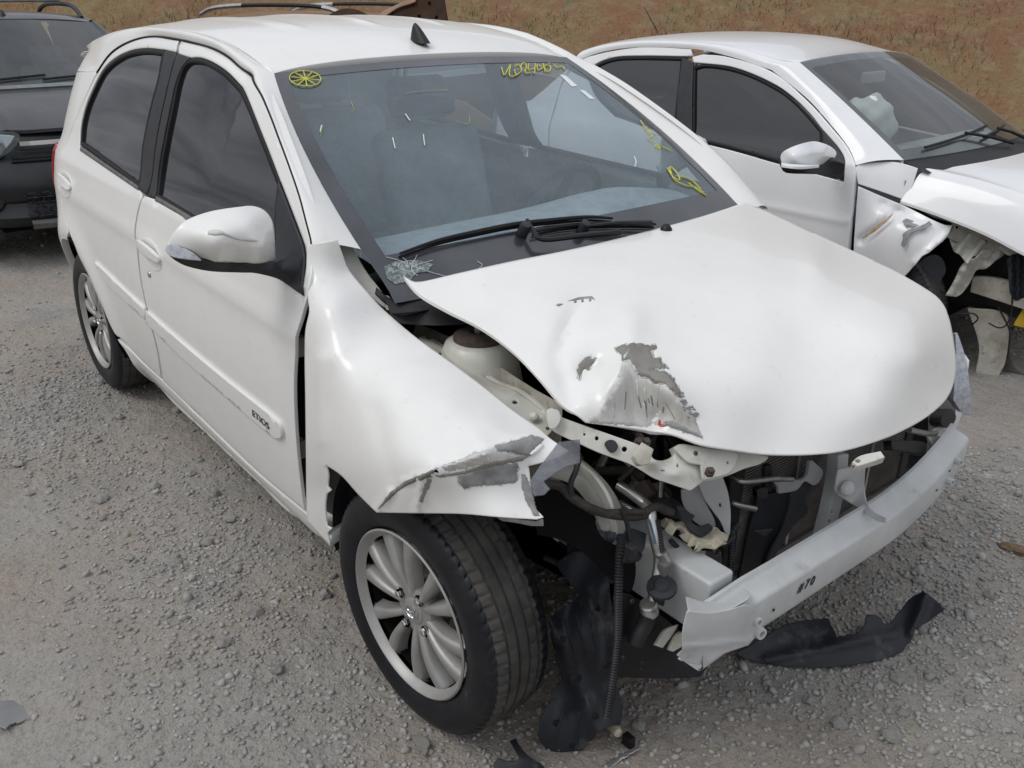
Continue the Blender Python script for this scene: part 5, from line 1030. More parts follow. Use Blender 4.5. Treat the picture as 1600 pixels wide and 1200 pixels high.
for s in (1, -1):
    R = []
    for t in np.linspace(0, 1, 9):
        p = O*(1-t)+I_*t; k = math.sin(math.pi*t); p = p+np.array((0, -.018*k, .012*k)); R.append(p)
    R = np.array(R); e_ = R[0].copy(); e_[:, 1] += .03; R = np.concatenate([e_[None], R, (R[-1]-[0, 0, .02])[None]]); R[..., 1] *= s; b = MB(); b.grid(R); b.build('roof_side_rail', VW, sal, sharp=50)
def W(name, outline, ctrl, ax, m, depth=.003, h=8, smooth=True, holes=(), extra=None, parent=None, off=0., raw=None):
    return stay(pxpart(name, outline, ctrl, ax, raw or M[m], parent or sal, h=h, depth=depth, smooth=smooth, holes=holes, extra=extra, off=off), VF)
def vy(u, v, yl):   # world point on the saloon's own plane y = yl
    return VF.o+VF.R@vray((u, v), 'y', yl)
def cy(pts): return [(u, v, vy(u, v, yl)[1]) for u, v, yl in pts]
# bonnet
R = []
zc_ = hermite([0, .3, .6, .85, 1.0], [.945, .925, .885, .83, .77]); ze_ = hermite([0, .3, .6, .85, 1.0], [.825, .79, .745, .69, .66])
for t in np.linspace(0, 1, 24):
    row = []
    for k in np.linspace(-1, 1, 45):
        a_ = abs(k); y = .72*k*(1-.06*t); xr_ = -.235-.075*max(0, a_-.15)**1.2 if t < 1 else 0; xr_ = -.12-.175*a_**2; xf_ = .66-.30*a_**2.6
        zt = float(zc_(t))+.018*(1-a_*a_); w_ = min(1, max(0, (a_-.88)/.12)); z = zt-.012*a_**2+.012*math.exp(-((a_-.86)/.05)**2)-(zt-float(ze_(t)))*w_**1.3
        row.append((xr_+(xf_-xr_)*t, y, z))
    R.append(row)
R = np.array(R); b = MB(); b.grid(R); R2 = R.copy(); R2[..., 2] -= .012; b.grid(R2[::-1]); b.grid(np.array([R[:, 0], R2[:, 0]])); b.grid(np.array([R[:, -1], R2[:, -1]])); b.grid(np.array([R[-1], R2[-1]])); b.build('bonnet', VW, sal, sharp=50)
# cowl + wipers
b = MB(); b.grid(np.array([[tuple(wsV(np.array(y), np.array(0.))+np.array((.02+t*.10, 0, -.012-.03*t))) for y in np.linspace(-1, 1, 20)] for t in (-.3, 0, .5, 1)])); b.build('cowl_panel', M['black'], sal)
for y0, y1, s0, s1 in ((-.75, .25, .05, .13), (.0, .62, .05, .10)):
    w_ = empty('windscreen_wiper', parent=sal); P = np.array([wsV(np.array(y0+(y1-y0)*t), np.array(s0+(s1-s0)*t)) for t in np.linspace(0, 1, 12)])+[0, 0, .014]
    b = MB(); b.tube(P, .007, 6); b.build('wiper_blade', M['black'], w_)
    b = MB(); b.tube([P[6]+[0, 0, .01], P[6]*.5+wsV(np.array(y1), np.array(0.))*.5+[.02, 0, .012], wsV(np.array(y1), np.array(0.))+[.05, 0, .0]], .008, 6); b.build('wiper_arm', M['black'], w_)
# scuttle side: cowl wing between door and bonnet
W('scuttle_side', [(1337, 264, 1), (1341, 256, 1), (1370, 254), (1394, 253), (1412, 256), (1434, 263, 1), (1426, 290), (1421, 315, 1), (1385, 302), (1341, 287, 1)], cy([(1337, 262, -.79), (1341, 256, -.77), (1394, 253, -.69), (1434, 263, -.66), (1421, 315, -.70), (1341, 287, -.79), (1385, 270, -.72)]), 'y', 'paint2', .006)
wg = W('front_wing', [(1341, 291, 1), (1380, 308), (1412, 321, 1), (1440, 335), (1456, 343), (1478, 352), (1489, 351, 1), (1478, 372), (1462, 386), (1450, 396), (1440, 400), (1431, 413, 1), (1400, 440), (1340, 450, 1), (1334, 400), (1337, 340)], cy([(1341, 291, -.79), (1412, 321, -.72), (1489, 351, -.66), (1431, 413, -.80), (1340, 450, -.80), (1337, 340, -.80), (1400, 350, -.80), (1440, 350, -.77), (1450, 380, -.78), (1400, 400, -.82)]), 'y', 'paint2', .004, h=7,
       extra=lambda q: .022*np.exp(-(seg(q, (1347, 375), (1405, 330))[0]/7)**2)-.02*np.exp(-(seg(q, (1431, 412), (1480, 366))[0]/6)**2)+.012*np.exp(-(seg(q, (1380, 320), (1440, 345))[0]/8)**2))
wc = cy([(1341, 291, -.79), (1412, 321, -.72), (1489, 351, -.66), (1431, 413, -.80), (1340, 450, -.80), (1337, 340, -.80), (1400, 350, -.80), (1440, 350, -.77), (1450, 380, -.78), (1400, 400, -.82)])
for pts, m_ in (([(1410, 345), (1416, 341), (1421, 343), (1428, 345), (1424, 348), (1436, 352), (1428, 355), (1420, 351), (1415, 353)], 'primer'), ([(1440, 352), (1447, 349), (1452, 345), (1457, 351), (1450, 354), (1446, 359), (1436, 360), (1426, 363), (1418, 371), (1416, 380), (1412, 387), (1408, 383), (1411, 372), (1410, 366), (1420, 358), (1430, 356)], 'primer'), ([(1346, 374), (1368, 353), (1392, 336), (1396, 333), (1388, 344), (1366, 362)], 'rust2')):
    if m_ == 'rust2' and m_ not in M: M['rust2'] = mat('orange_rust', (.36, .20, .09), .8, c2=(.5, .42, .33), scale=40)
    W('scraped_patch', pts, wc, 'y', m_, .001, h=5, off=.02, smooth=False, parent=wg)
# inner structure of the smashed corner
W('inner_wing_rail', [(1420, 318, 1), (1440, 327), (1470, 340), (1500, 352), (1555, 372, 1), (1566, 385), (1550, 396), (1534, 396), (1500, 380), (1478, 370, 1), (1489, 350), (1456, 338)], cy([(1420, 318, -.66), (1500, 352, -.58), (1566, 385, -.52), (1534, 396, -.56), (1478, 370, -.62)]), 'y', 'inner_dirty', .01, holes=[(1540, 378, 3.6, 3), (1495, 355, 2.5, 2.5)])
W('crumpled_bracket', [(1534, 394, 1), (1556, 384), (1570, 396), (1555, 408), (1540, 420), (1526, 422), (1516, 440), (1505, 456), (1495, 464, 1), (1477, 462, 1), (1490, 440), (1500, 418), (1512, 406), (1524, 404)], cy([(1534, 394, -.58), (1570, 396, -.50), (1526, 422, -.55), (1495, 464, -.60), (1477, 462, -.64), (1505, 430, -.57)]), 'y', 'inner', .006, extra=lambda q: .018*np.sin(q[:, 0]*.16+q[:, 1]*.11)+.008*np.sin(q[:, 0]*.1-q[:, 1]*.3))
W('torn_inner_panel', [(1484, 372, 1), (1498, 360), (1530, 372), (1552, 386), (1540, 402), (1522, 400), (1512, 412), (1500, 398), (1490, 392)], cy([(1484, 372, -.60), (1530, 372, -.55), (1552, 386, -.53), (1522, 400, -.58), (1500, 398, -.62)]), 'y', 'inner', .004, h=5, extra=lambda q: .014*np.sin(q[:, 0]*.22+q[:, 1]*.15))
W('headlamp_bracket', [(1563, 382, 1), (1580, 378), (1600, 386), (1640, 395, 1), (1640, 405, 1), (1600, 398), (1575, 396)], cy([(1563, 382, -.55), (1640, 400, -.45)]+[(1600, 390, -.5)]), 'y', 'inner', .01)
W('frame_rail', [(1520, 432, 1), (1560, 436), (1650, 462, 1), (1650, 500, 1), (1590, 480), (1516, 456, 1)], cy([(1520, 432, -.50), (1650, 462, -.48), (1650, 500, -.48), (1516, 456, -.50)]), 'y', 'inner_dirty', .03)
W('dangling_cover', [(1573, 406, 1), (1590, 396), (1640, 400, 1), (1640, 470, 1), (1600, 465), (1588, 470), (1578, 450)], cy([(1573, 406, -.60), (1640, 400, -.5), (1640, 470, -.52), (1588, 470, -.6)]), 'y', 'dirtyblack', .006, extra=lambda q: .02*np.sin(q[:, 0]*.25))
W('warning_label', [(1583, 508, 1), (1600, 480, 1), (1640, 492, 1), (1640, 520, 1), (1600, 512)], cy([(1583, 508, -.46), (1640, 492, -.42), (1640, 520, -.42)]), 'y', 'label', .004, smooth=False)
W('arch_liner_shard', [(1431, 413, 1), (1455, 398), (1472, 404), (1478, 424), (1470, 440), (1477, 458, 1), (1460, 450), (1440, 440)], cy([(1431, 413, -.72), (1472, 404, -.66), (1477, 458, -.66), (1440, 440, -.72)]), 'y', 'greyplastic', .006)
W('floor_panel', [(1512, 482, 1), (1560, 486), (1576, 500), (1572, 560), (1560, 588, 1), (1524, 586, 1), (1530, 540)], cy([(1512, 482, -.50), (1576, 500, -.40), (1560, 588, -.38), (1524, 586, -.44)]), 'y', 'inner_dirty', .01)
W('hanging_trim', [(1560, 592, 1), (1572, 560), (1566, 570), (1574, 480), (1580, 560), (1600, 584), (1630, 590, 1), (1630, 610, 1), (1596, 606), (1576, 600)], cy([(1560, 592, -.30), (1574, 480, -.42), (1630, 600, -.26)]), 'y', 'sealgrey', .005)
W('hanging_trim', [(1547, 594, 1), (1572, 591), (1590, 598), (1588, 603), (1560, 602, 1)], cy([(1547, 594, -.30), (1590, 598, -.26), (1560, 602, -.28)]), 'y', 'greyplastic', .006)
for pts in ([(1545, 505, -.5), (1560, 512, -.5), (1572, 508, -.48), (1580, 490, -.48), (1582, 460, -.5)], [(1574, 560, -.42), (1578, 520, -.44), (1566, 492, -.46), (1560, 480, -.48)], [(1498, 490, -.56), (1520, 490, -.54), (1528, 498, -.54), (1518, 508, -.54)]):
    o = ptube('loose_wire', cy(pts), .004, M['hose'], sal, 'y'); stay(o, VF)
P = []
b = MB(); b.box((.05, 0, .50), (.55, .85, .40)); b.build('engine_mass', M['engine'], sal, bevel=.05, seg=3)
b = MB(); b.grid(np.array([[(-.30, y, z) for y in (-.70, .70)] for z in (.2, .6, .90)])); b.build('firewall', M['dark'], sal)
for yy_, sg in ((-.70, 0), (.70, math.pi)):
    for xx_ in ((0.0, -2.465) if sg else (-2.465,)): wheel(sal, (xx_, yy_, .301+(.0 if xx_ else .02)), sg, .3)
wheel(sal, (-.33, -.66, .301), rad(-4), .3)
b = MB(); b.grid(np.array([[(-.28+.36*math.cos(t), -k, .33+.33*math.sin(t)) for t in np.linspace(math.pi+.1, 1.75, 20)] for k in (.45, .60, .74)])); b.build('wheel_arch_liner', M['dirtyblack'], sal)
# airbag, dash and seats
b = MB(); c0 = VF.loc(vy(1362, 186, -.36)); 
bm = bmesh.new(); bmesh.ops.create_icosphere(bm, subdivisions=4, radius=1)
for v in bm.verts:
    n = v.co.copy(); k = 1+.10*math.sin(7*n.x+3*n.y)*math.cos(6*n.z)+.06*math.sin(13*n.y+5*n.z); v.co = Vector((n.x*.13*k, n.y*.17*k, n.z*.15*k))
me = bpy.data.meshes.new('airbag'); bm.to_mesh(me); bm.free(); me.polygons.foreach_set('use_smooth', [True]*len(me.polygons)); me.materials.append(mat('airbag_cloth', (.72, .74, .70), .8, bump=.004, bscale=14)); ab = link('airbag', me, sal); ab.location = (-.72, -.36, 1.06)
b = MB(); R = [[(VB[0]+.02-.42*t, y, VB[2]-.03+.03*math.sin(math.pi*t)-.25*max(0, t-.7)) for y in np.linspace(-.68, .68, 14)] for t in np.linspace(0, 1, 8)]; b.grid(R); b.build('dashboard', M['interior'], sal)
def seat2(root, x, y):
    r = empty('seat', parent=root)
    for nm, c, d, tl, bv in (('seat_cushion', (x, y, .42), (.5, .48, .16), -.1, .05), ('backrest', (x-.30, y, .74), (.14, .46, .60), -.3, .05), ('headrest', (x-.42, y, 1.10), (.09, .26, .16), -.25, .04)):
        bb = MB(); R_ = np.array([[math.cos(tl), 0, math.sin(tl)], [0, 1, 0], [-math.sin(tl), 0, math.cos(tl)]]); bb.box(c, d, R_); bb.build(nm, M['interior'], r, bevel=bv, seg=3)
seat2(sal, -1.30, -.35); seat2(sal, -1.30, .35)
b = MB(); p = wsV(np.array(0.), np.array(.80)); b.box(p-[.07, 0, .05], (.03, .22, .06)); b.build('rear_view_mirror', M['interior2'], sal, bevel=.012)
b = MB(); b.box((-1.4, 0, .25), (2.5, 1.4, .1)); b.build('cabin_floor', M['dark'], sal)
# wing mirror
wm = empty('wing_mirror', parent=sal)
mc = [(1220, 240, -.98), (1272, 221, -.95), (1306, 240, -.86), (1248, 258, -.97)]
def cx(pts): return [(u, v, (VF.o+VF.R@vray((u, v), 'x', xl))[0]) for u, v, xl in pts]
W('mirror_cover', [(1219.5, 245), (1224, 237), (1239, 229), (1258, 223), (1274, 221), (1292, 226), (1303, 233), (1307, 240), (1302, 250), (1288, 257, 1), (1250, 259), (1222, 256, 1)], cx([(1220, 245, -.60), (1274, 221, -.585), (1307, 240, -.57), (1288, 257, -.56), (1222, 256, -.585), (1265, 240, -.51), (1240, 243, -.53), (1290, 240, -.525)]), 'x', 'paint2', .05, h=6, parent=wm)
W('turn_signal', [(1221, 254, 1), (1250, 257), (1281, 255, 1), (1280, 258.5, 1), (1250, 260.5), (1222, 257.5, 1)], cx([(1221, 254, -.56), (1250, 257, -.51), (1280, 258, -.52)]), 'x', 'whitemark', .01, h=5, parent=wm)
W('mirror_underside', [(1221, 258, 1), (1250, 260.5), (1288, 258), (1302, 252), (1320, 256, 1), (1316, 272), (1300, 274), (1270, 272), (1228, 270)], cx([(1221, 258, -.58), (1288, 258, -.54), (1320, 256, -.50), (1300, 274, -.53), (1228, 270, -.58), (1260, 265, -.52)]), 'x', 'black', .04, h=6, parent=wm)
# tail: quarter, boot
qq = hitS([(897, 98), (878, 130), (866, 172), (858, 260), (878, 335)], Sv, VF.T)
arv = [(-2.465+.345*math.cos(t), .315+.345*math.sin(t)) for t in np.linspace(.9, math.pi+.2, 14)]
panel('quarter_panel', linear([(p[0]-.01, p[1]) for p in qq]+[a_ for a_ in arv]+[(-3.0, .3), (-3.2, .4), (-3.2, .92), (-2.95, .96), (-2.75, 1.10), (-2.60, 1.22), (-2.50, 1.30)], .05), fV(), VW, sal, toward=RT, depth=.03, h=.05, mirror=sal)
panel('sill', linear([(-2.2, .24), (-.42, .22), (-.42, .32), (-2.14, .34)], .05), fV(-.004), VW, sal, toward=RT, depth=.06, h=.05, mirror=sal)
ysl = np.linspace(-1, 1, 13)
b = MB(); b.grid(np.array([[(x, y*w_, z-.03*abs(y)**3) for y in ysl] for x, w_, z in ((-2.55, .54, 1.33), (-2.75, .60, 1.16), (-2.92, .64, 1.00))])); b.build('rear_window', M['tint2'], sal)
b = MB(); b.grid(np.array([[(x, y*w_, z-.02*abs(y)**3) for y in ysl] for x, w_, z in ((-2.92, .66, .99), (-3.1, .68, .995), (-3.25, .67, .98), (-3.30, .66, .90), (-3.30, .66, .6), (-3.28, .66, .3))])); b.build('boot_lid', VW, sal)
b = MB(); bp = [P1(1024, 47, 'z', 1.40)]; b.tube([VF.loc(ondist_) for ondist_ in (CAM+rays([(1026, 47)])[0]*5.3, CAM+rays([(1007, 12)])[0]*5.42)], [.004, .0025], 6); b.build('aerial', M['black'], sal)
# ================================================================== generic neighbour body (dark crossover, brown estate)
def neighbour(root, paint, hw=.84, zr=1.50, zb=1.0, rails=True, hood=True, hz=(.98, .80), fx=.62, glass='ws2', railm='black'):
    wl = hermite([.15, .25, .45, .65, .85, zb-.02, zb], [.76*hw/.84, .80*hw/.84, hw-.01, hw, hw-.01, hw-.03, hw-.04])
    gt = hermite([0, .5, .85, 1.], [hw-.04, hw-.14, hw-.22, hw-.28]); top = zr-.04
    def S(x, z): 
        w = np.where(z < zb, wl(z), gt((z-zb)/(top-zb))); return w-.20*np.clip((x-.15)/.6, 0, 1.2)**2.2-.22*np.clip((-2.5-x)/.7, 0, 1.3)**2.2
    def f(off=0.): return lambda q: np.stack([q[:, 0], -(S(q[:, 0], q[:, 1])+off), q[:, 1]], 1)
    ar = [(.36*math.cos(t), .32+.36*math.sin(t)) for t in np.linspace(math.pi+.2, -.2, 18)]; ar2 = [(x-2.55, z) for x, z in ar]
    low = linear([(-3.1, .3)]+ar2+ar+[(.60, .28), (.62, .72), (.40, .86), (-.05, .93), (-.35, zb), (-2.9, zb), (-3.1, .9)], .05)
    panel('body_side', low, f(), paint, root, toward=RT, h=.07, depth=.03, mirror=root)
    gp = linear([(-.42, zb+.005), (-1.12, top-.03), (-1.4, top-.005), (-2.4, top-.02), (-2.75, top-.12), (-2.92, zb+.005)], .05)
    h1 = linear([(-.66, zb+.02), (-1.18, top-.08), (-1.45, top-.06), (-1.52, zb+.02)], .05); h2 = linear([(-1.62, zb+.02), (-1.55, top-.06), (-2.3, top-.075), (-2.62, zb+.02)], .05)
    panel('window_frame', gp, f(), paint, root, holes=[h1, h2], toward=RT, h=.06, depth=.02, mirror=root)
    for hh in (h1, h2): panel('side_window', hh, f(-.006), M['tint'], root, toward=RT, h=.08, depth=.004, mirror=root)
    yw = hw-.28
    def rz(x, y): return zr-.06*np.clip((x+1.35)/.35, 0, 2)**2-.05*np.clip((-2.2-x)/.6, 0, 2)**2-.03*(y/yw)**2-.012*(np.abs(y)/yw)**6
    rp = [(-1.08+.03*(1-(y/yw)**2), y) for y in np.linspace(-yw, yw, 14)]+[(-2.75, y) for y in np.linspace(yw, -yw, 14)]
    panel('roof', linear(rp, .06), lambda q: np.stack([q[:, 0], q[:, 1], rz(q[:, 0], q[:, 1])], 1), paint, root, toward=(0, 0, 1), h=.08, depth=.02)
    A, B = np.array((-.36, hw-.16, zb)), np.array((-1.08, yw, float(rz(-1.08, yw))))
    def wsN(y, s): c = A+(B-A)*s; k = 1-y*y; return (c[0]+k*(.08*(1-s)+.03*s), c[1]*y, c[2]+k*(.015+.015*s)+.03*s*(1-s))
    b = MB(); b.grid(np.array([[wsN(y, s) for y in np.linspace(-1, 1, 21)] for s in np.linspace(0, 1, 11)])); b.build('windscreen', M[glass], root)
    for s in (1, -1):
        P0 = np.array([wsN(-1, t) for t in np.linspace(0, 1, 14)]); zz = np.linspace(zb, top-.03, 14); xx = np.interp(zz, [zb, top-.03], [-.42, -1.12]); P2 = f()(np.stack([xx, zz], 1)); R = np.array([P2*(1-t)+P0*t+np.array((0, -.015, .01))*math.sin(math.pi*t) for t in np.linspace(0, 1, 6)]); R[..., 1] *= s
        b = MB(); b.grid(R); b.build('windscreen_pillar', paint, root)
        xr = np.linspace(-1.12, -2.72, 14); P0 = np.stack([xr, np.full(14, -yw), rz(xr, -yw)], 1); zz = np.interp(xr, [-2.72, -2.4, -1.4, -1.12], [top-.12, top-.02, top-.005, top-.03]); P2 = f()(np.stack([xr, zz], 1)); R = np.array([P2*(1-t)+P0*t+np.array((0, -.008, .008))*math.sin(math.pi*t) for t in np.linspace(0, 1, 5)]); R[..., 1] *= s
        b = MB(); b.grid(R); b.build('roof_side', paint, root)
        if rails:
            b = MB(); yr = s*(yw-.02); P = crv([(-1.22, yr, rz(-1.22, yw)), (-1.36, yr, zr+.015), (-1.6, yr, zr+.045), (-2.2, yr, zr+.04), (-2.5, yr, zr+.0), (-2.62, yr, zr-.06)], 6); b.tube(P, .018, 8); b.build('roof_rail', M[railm], root)
    if hood:
        R = [[(-.34+t*(fx+.34)+.07*(1-(y/.70)**2)*(1-t)-(.22*t)*(abs(y)/.70)**2.5, y, hz[0]+(hz[1]-hz[0])*t**1.7-.05*(abs(y)/.7)**4+.012*math.exp(-((abs(y)-.42)/.05)**2)) for y in np.linspace(-.70, .70, 31)] for t in np.linspace(0, 1, 16)]
        R = np.array(R); b = MB(); b.grid(R); e_ = R[-1].copy(); e_[:, 2] -= .02; b.grid(np.array([R[-1], e_])); b.build('bonnet', paint, root)
    b = MB(); b.grid(np.array([[(x-.05*(1-y*y), y*w_, z) for y in np.linspace(-1, 1, 9)] for x, w_, z in ((-2.75, yw, zr-.08), (-2.95, hw-.1, zb), (-3.12, hw-.14, .8), (-3.12, hw-.14, .3))])); b.build('tailgate', paint, root)
    b = MB(); b.box((-1.4, 0, .28), (3.2, 2*hw-.2, .1)); b.build('cabin_floor', M['dark'], root)
    b = MB(); b.box((.05, 0, .45), (.8, 1.1, .5)); b.build('engine_mass', M['dark'], root)
    b = MB(); b.grid(np.array([[(-.34-.42*t, y, zb-.03+.02*math.sin(3*t)-.2*max(0, t-.7)) for y in np.linspace(-.68, .68, 9)] for t in np.linspace(0, 1, 6)])); b.build('dashboard', M['interior'], root)
    seat2(root, -1.30, -.36); seat2(root, -1.30, .36)
    for yy_, sg in ((-hw+.10, 0), (hw-.10, math.pi)):
        for xx_ in (0., -2.55): wheel(root, (xx_, yy_, .301), sg, .3)
    return wsN
# ---- dark crossover behind
DF = Frame((-5.25, -.18, 0), 0)
dk = empty('dark_crossover_car', 'dark grey crossover with roof rails and chrome grille strip parked behind the hatchback', 'car', DF.o, 0)
M['dkpaint'] = mat('dark_grey_metallic', (.024, .0235, .029), .32, .3, c2=(.032, .031, .037), scale=3, coat=.5, coatr=.06, rough2=.45, c3=(.13, .125, .12), scale3=14, lo3=.62, hi3=.85)
wsD = neighbour(dk, M['dkpaint'], hw=.86, zr=1.44, zb=.99, hz=(.985, .815), fx=.55, railm='greyplastic')
def dpx(u, v, x): return DF.loc(P1(u, v, 'x', x))
xs = np.linspace(-.80, .80, 41)
def bx(y, e): return e-.30*(abs(y)/.80)**3.2
pr = [(.50, .80), (.56, .74), (.60, .66), (.66, .60), (.70, .52), (.70, .44), (.66, .40), (.67, .36), (.70, .32), (.66, .26), (.58, .24)]
b = MB(); b.grid(np.array([[(bx(y, e), y, z) for y in xs] for e, z in pr])); M['dkbumper'] = mat('glossy_black_bumper', (.010, .011, .014), .32, c2=(.016, .017, .021), scale=6, coat=.15, spec=.4); bpd = b.build('front_bumper', M['dkbumper'], dk, sharp=50)
b = MB(); b.grid(np.array([[(bx(y, .60+k), y, z) for y in np.linspace(-.385, .385, 21)] for k, z in ((0, .765), (.03, .760), (.03, .735), (0, .730))])); b.build('chrome_strip', M['chrome'], dk)
for zz in (.700, .675, .65):
    b = MB(); b.grid(np.array([[(bx(y, .625+k), y, z) for y in np.linspace(-.45, .45, 21)] for k, z in ((0, zz+.006), (.012, zz+.004), (.012, zz-.004), (0, zz-.006))])); b.build('grille_slat', M['greyplastic'], dk)
for s in (-1, 1):
    hl = [(.30, .80), (.42, .82), (.52, .80), (.60, .76), (.63, .72), (.60, .67), (.52, .655), (.42, .67), (.34, .72)]
    def fh(q, s=s): 
        y = .375+(q[:, 0]-.30)*1.15; return np.stack([.665-.32*(np.clip(y, 0, .8)/.80)**2.4-.30*(q[:, 1]-.70), s*y, q[:, 1]], 1)
    hp = spline([(a_+.0, z_) for a_, z_ in hl], .03)
    hlp = panel('headlamp', hp, fh, M['ws2'], dk, toward=(1, 0, .2), h=.03, depth=.03)
    panel('lamp_reflector', offset_ring(hp, .02), lambda q, fh=fh: fh(q)-[.03, 0, 0], M['chrome'], hlp, toward=(1, 0, .2), h=.03, depth=.03)
    b = MB(); y_ = .52*s; b.lathe([(0, -.03), (.03, -.025), (.05, 0), (.055, .012), (.050, .014)], (.545, y_, .735), (1, 0, 0), 20); b.build('lamp_projector', M['lamp'], hlp)
    b = MB(); b.lathe([(0, -.01), (.035, 0), (.045, .008), (.05, .014), (.066, .012), (.07, 0)], (.565, .60*s, .44), (1, .3*s, 0), 24); b.build('fog_lamp', M['lamp'], bpd)
    b = MB(); b.lathe([(.052, .018), (.075, .016), (.08, -.01)], (.565, .60*s, .44), (1, .3*s, 0), 24); b.build('fog_lamp_ring', M['greyplastic'], bpd)
b = MB()
for i in range(11):
    for j in range(5):
        y, z = -.40+.08*i+(.04 if j % 2 else 0), .34+.028*j
        if abs(y) < .44: b.tube([(bx(y, .70)+.006, y+.034*math.cos(t), z+.016*math.sin(t)) for t in np.linspace(0, 2*np.pi, 7)], .004, 4, cap=False)
mg = b.build('mesh_grille', M['greyplastic'], bpd); mg['kind'] = 'stuff'
b = MB(); b.grid(np.array([[(bx(y, .715+k), y, z) for y in np.linspace(-.42, .42, 15)] for k, z in ((-.02, .30), (.0, .28), (-.02, .245))])); b.build('skid_plate', M['sealgrey'], bpd)
for y0, y1 in ((-.72, .05), (.0, .75)):
    w_ = empty('windscreen_wiper', parent=dk); P = np.array([wsD(y0+(y1-y0)*t, .03+.06*t) for t in np.linspace(0, 1, 10)])+[0, 0, .014]; b = MB(); b.tube(P, .009, 6); b.build('wiper_blade', M['black'], w_)
b = MB(); 
for t in np.linspace(0, 1, 6): pass
b.lathe([(.03, 0), (.02, .02), (.008, .045), (0, .05)], (-1.16, 0, 1.41), (-.3, 0, 1), 12); b.build('roof_antenna', M['black'], dk)
b = MB(); P = [DF.loc(CAM+rays([p])[0]*t_) for p, t_ in (((-160, 14), 8.35), ((0, 9), 8.4), ((86, 12), 8.45))]; P = np.array(P); b.tube([(-1.72, y, 1.44+.075) for y in np.linspace(-.56, .54, 10)], .016, 8); b.build('roof_crossbar', M['alu'], dk)
# ---- copper brown estate far behind
BF = Frame((-4.42, 2.78, .02), 16)
br = empty('brown_estate_car', 'copper brown estate with roof rails and its bonnet bent upward', 'car', BF.o, BF.h)
M['brpaint'] = mat('copper_brown_paint', (.24, .13, .065), .35, .3, c2=(.30, .17, .09), scale=3, coat=.6)
M['brinner'] = mat('brown_inner_paint', (.050, .024, .012), .8, spec=.2, c2=(.03, .015, .009), scale=12)
M['peach'] = mat('skylit_copper_roof', (.50, .36, .26), .45, c2=(.44, .31, .22), scale=4, coat=.4)  # copper paint lightened in colour to stand for sky light on the roof
neighbour(br, M['brpaint'], hw=.84, zr=1.405, zb=.97, hood=False, rails=False, fx=.4)
for s in (-1, 1):
    yr = s*.53; P = crv([(-.98, yr, 1.37), (-1.08, yr, 1.42), (-1.3, yr, 1.452), (-1.7, yr, 1.46), (-2.2, yr, 1.452), (-2.6, yr, 1.425), (-2.78, yr, 1.375)], 8); rr_ = empty('roof_rail', parent=br)
    for a_, z_, m_, r_ in ((0, 15, 'alu', .020), (14, 33, 'black', .016), (32, 49, 'alu', .020)):
        b = MB(); b.tube(P[a_:z_], r_, 8); b.build('rail_section', M[m_], rr_)
for nm, ol, ct in (('bent_bonnet', [(507, 30, 1), (516, 22), (530, 15), (545, 13), (560, 16), (580, 25), (592, 30), (604, 22), (614, 14), (630, 8), (642, 4), (644, -30, 1), (690, -30, 1), (694, 5), (698, 30), (700, 60, 1), (600, 60), (507, 60, 1)], [(507, 30, 6.0), (545, 13, 5.9), (592, 32, 5.65), (640, 4, 5.8), (644, -30, 5.85), (694, 5, 5.6), (700, 60, 5.45), (507, 60, 5.9), (600, 60, 5.6), (660, 20, 5.75)]),):
    fz = tps(ct)
    def gb_(q, fz=fz): return CAM+rays(q)*fz(np.asarray(q))[:, None]
    stay(panel(nm, spline(ol, 6), gb_, M['brinner'], br, h=8, inset=1.5, depth=.012, back=True), BF)
    stay(panel('bonnet_outer_skin', spline([(586, 29, 1), (598, 18), (618, 8), (640, -4), (646, -20, 1), (650, 2, 1), (640, 6), (624, 11), (606, 22), (600, 27)], 6), lambda q, fz=fz: CAM+rays(q)*(fz(np.asarray(q))[:, None]-.03), M['brpaint'], br, h=8, inset=1.5, depth=.012, back=True), BF)
    for u, v in ((671, 5), (682, 27), (612, 20), (655, 25)):
        p = CAM+rays([(u, v)])[0]*(float(fz(np.array([(u, v)]))[0])-.012); b = MB(); b.lathe([(0, .004), (.010, .003), (.011, 0)], p, unit(CAM-p), 10); stay(b.build('bonnet_hole_shade', M['dark'], br), BF)  # dark discs on the skin paint the shade of its holes
stay(panel('roof_patch', spline([(372, 31, 1), (420, 27), (508, 26, 1), (508, 40, 1), (372, 40, 1)], 8), lambda q: CAM+rays(q)*6.9, M['peach'], br, h=10, inset=1, depth=.01), BF) if False else None
# ================================================================== ground, bank, gravel
def vnoise(x, y, s, seed):
    g = np.random.default_rng(seed).random((257, 257)); X, Y = x*s+1000, y*s+1000; i, j = np.floor(X).astype(int), np.floor(Y).astype(int); fx, fy = X-i, Y-j
    fx, fy = fx*fx*(3-2*fx), fy*fy*(3-2*fy); i %= 256; j %= 256
    return (g[i, j]*(1-fx)+g[i+1, j]*fx)*(1-fy)+(g[i, j+1]*(1-fx)+g[i+1, j+1]*fx)*fy-.5
def axis(lo, hi, d, far):
    a = [lo+d*i for i in range(int((hi-lo)/d)+1)]; s = d; x = a[-1]; r = []
    while x < far: s *= 1.12; x += s; r.append(x)
    s = d; x = lo; l = []
    while x > -far: s *= 1.12; x -= s; l.append(x)
    return np.array(l[::-1]+a+r)
BD = unit(np.array([-.62, .785])); B0D = 9.6      # direction from the camera towards the bank, distance of its foot
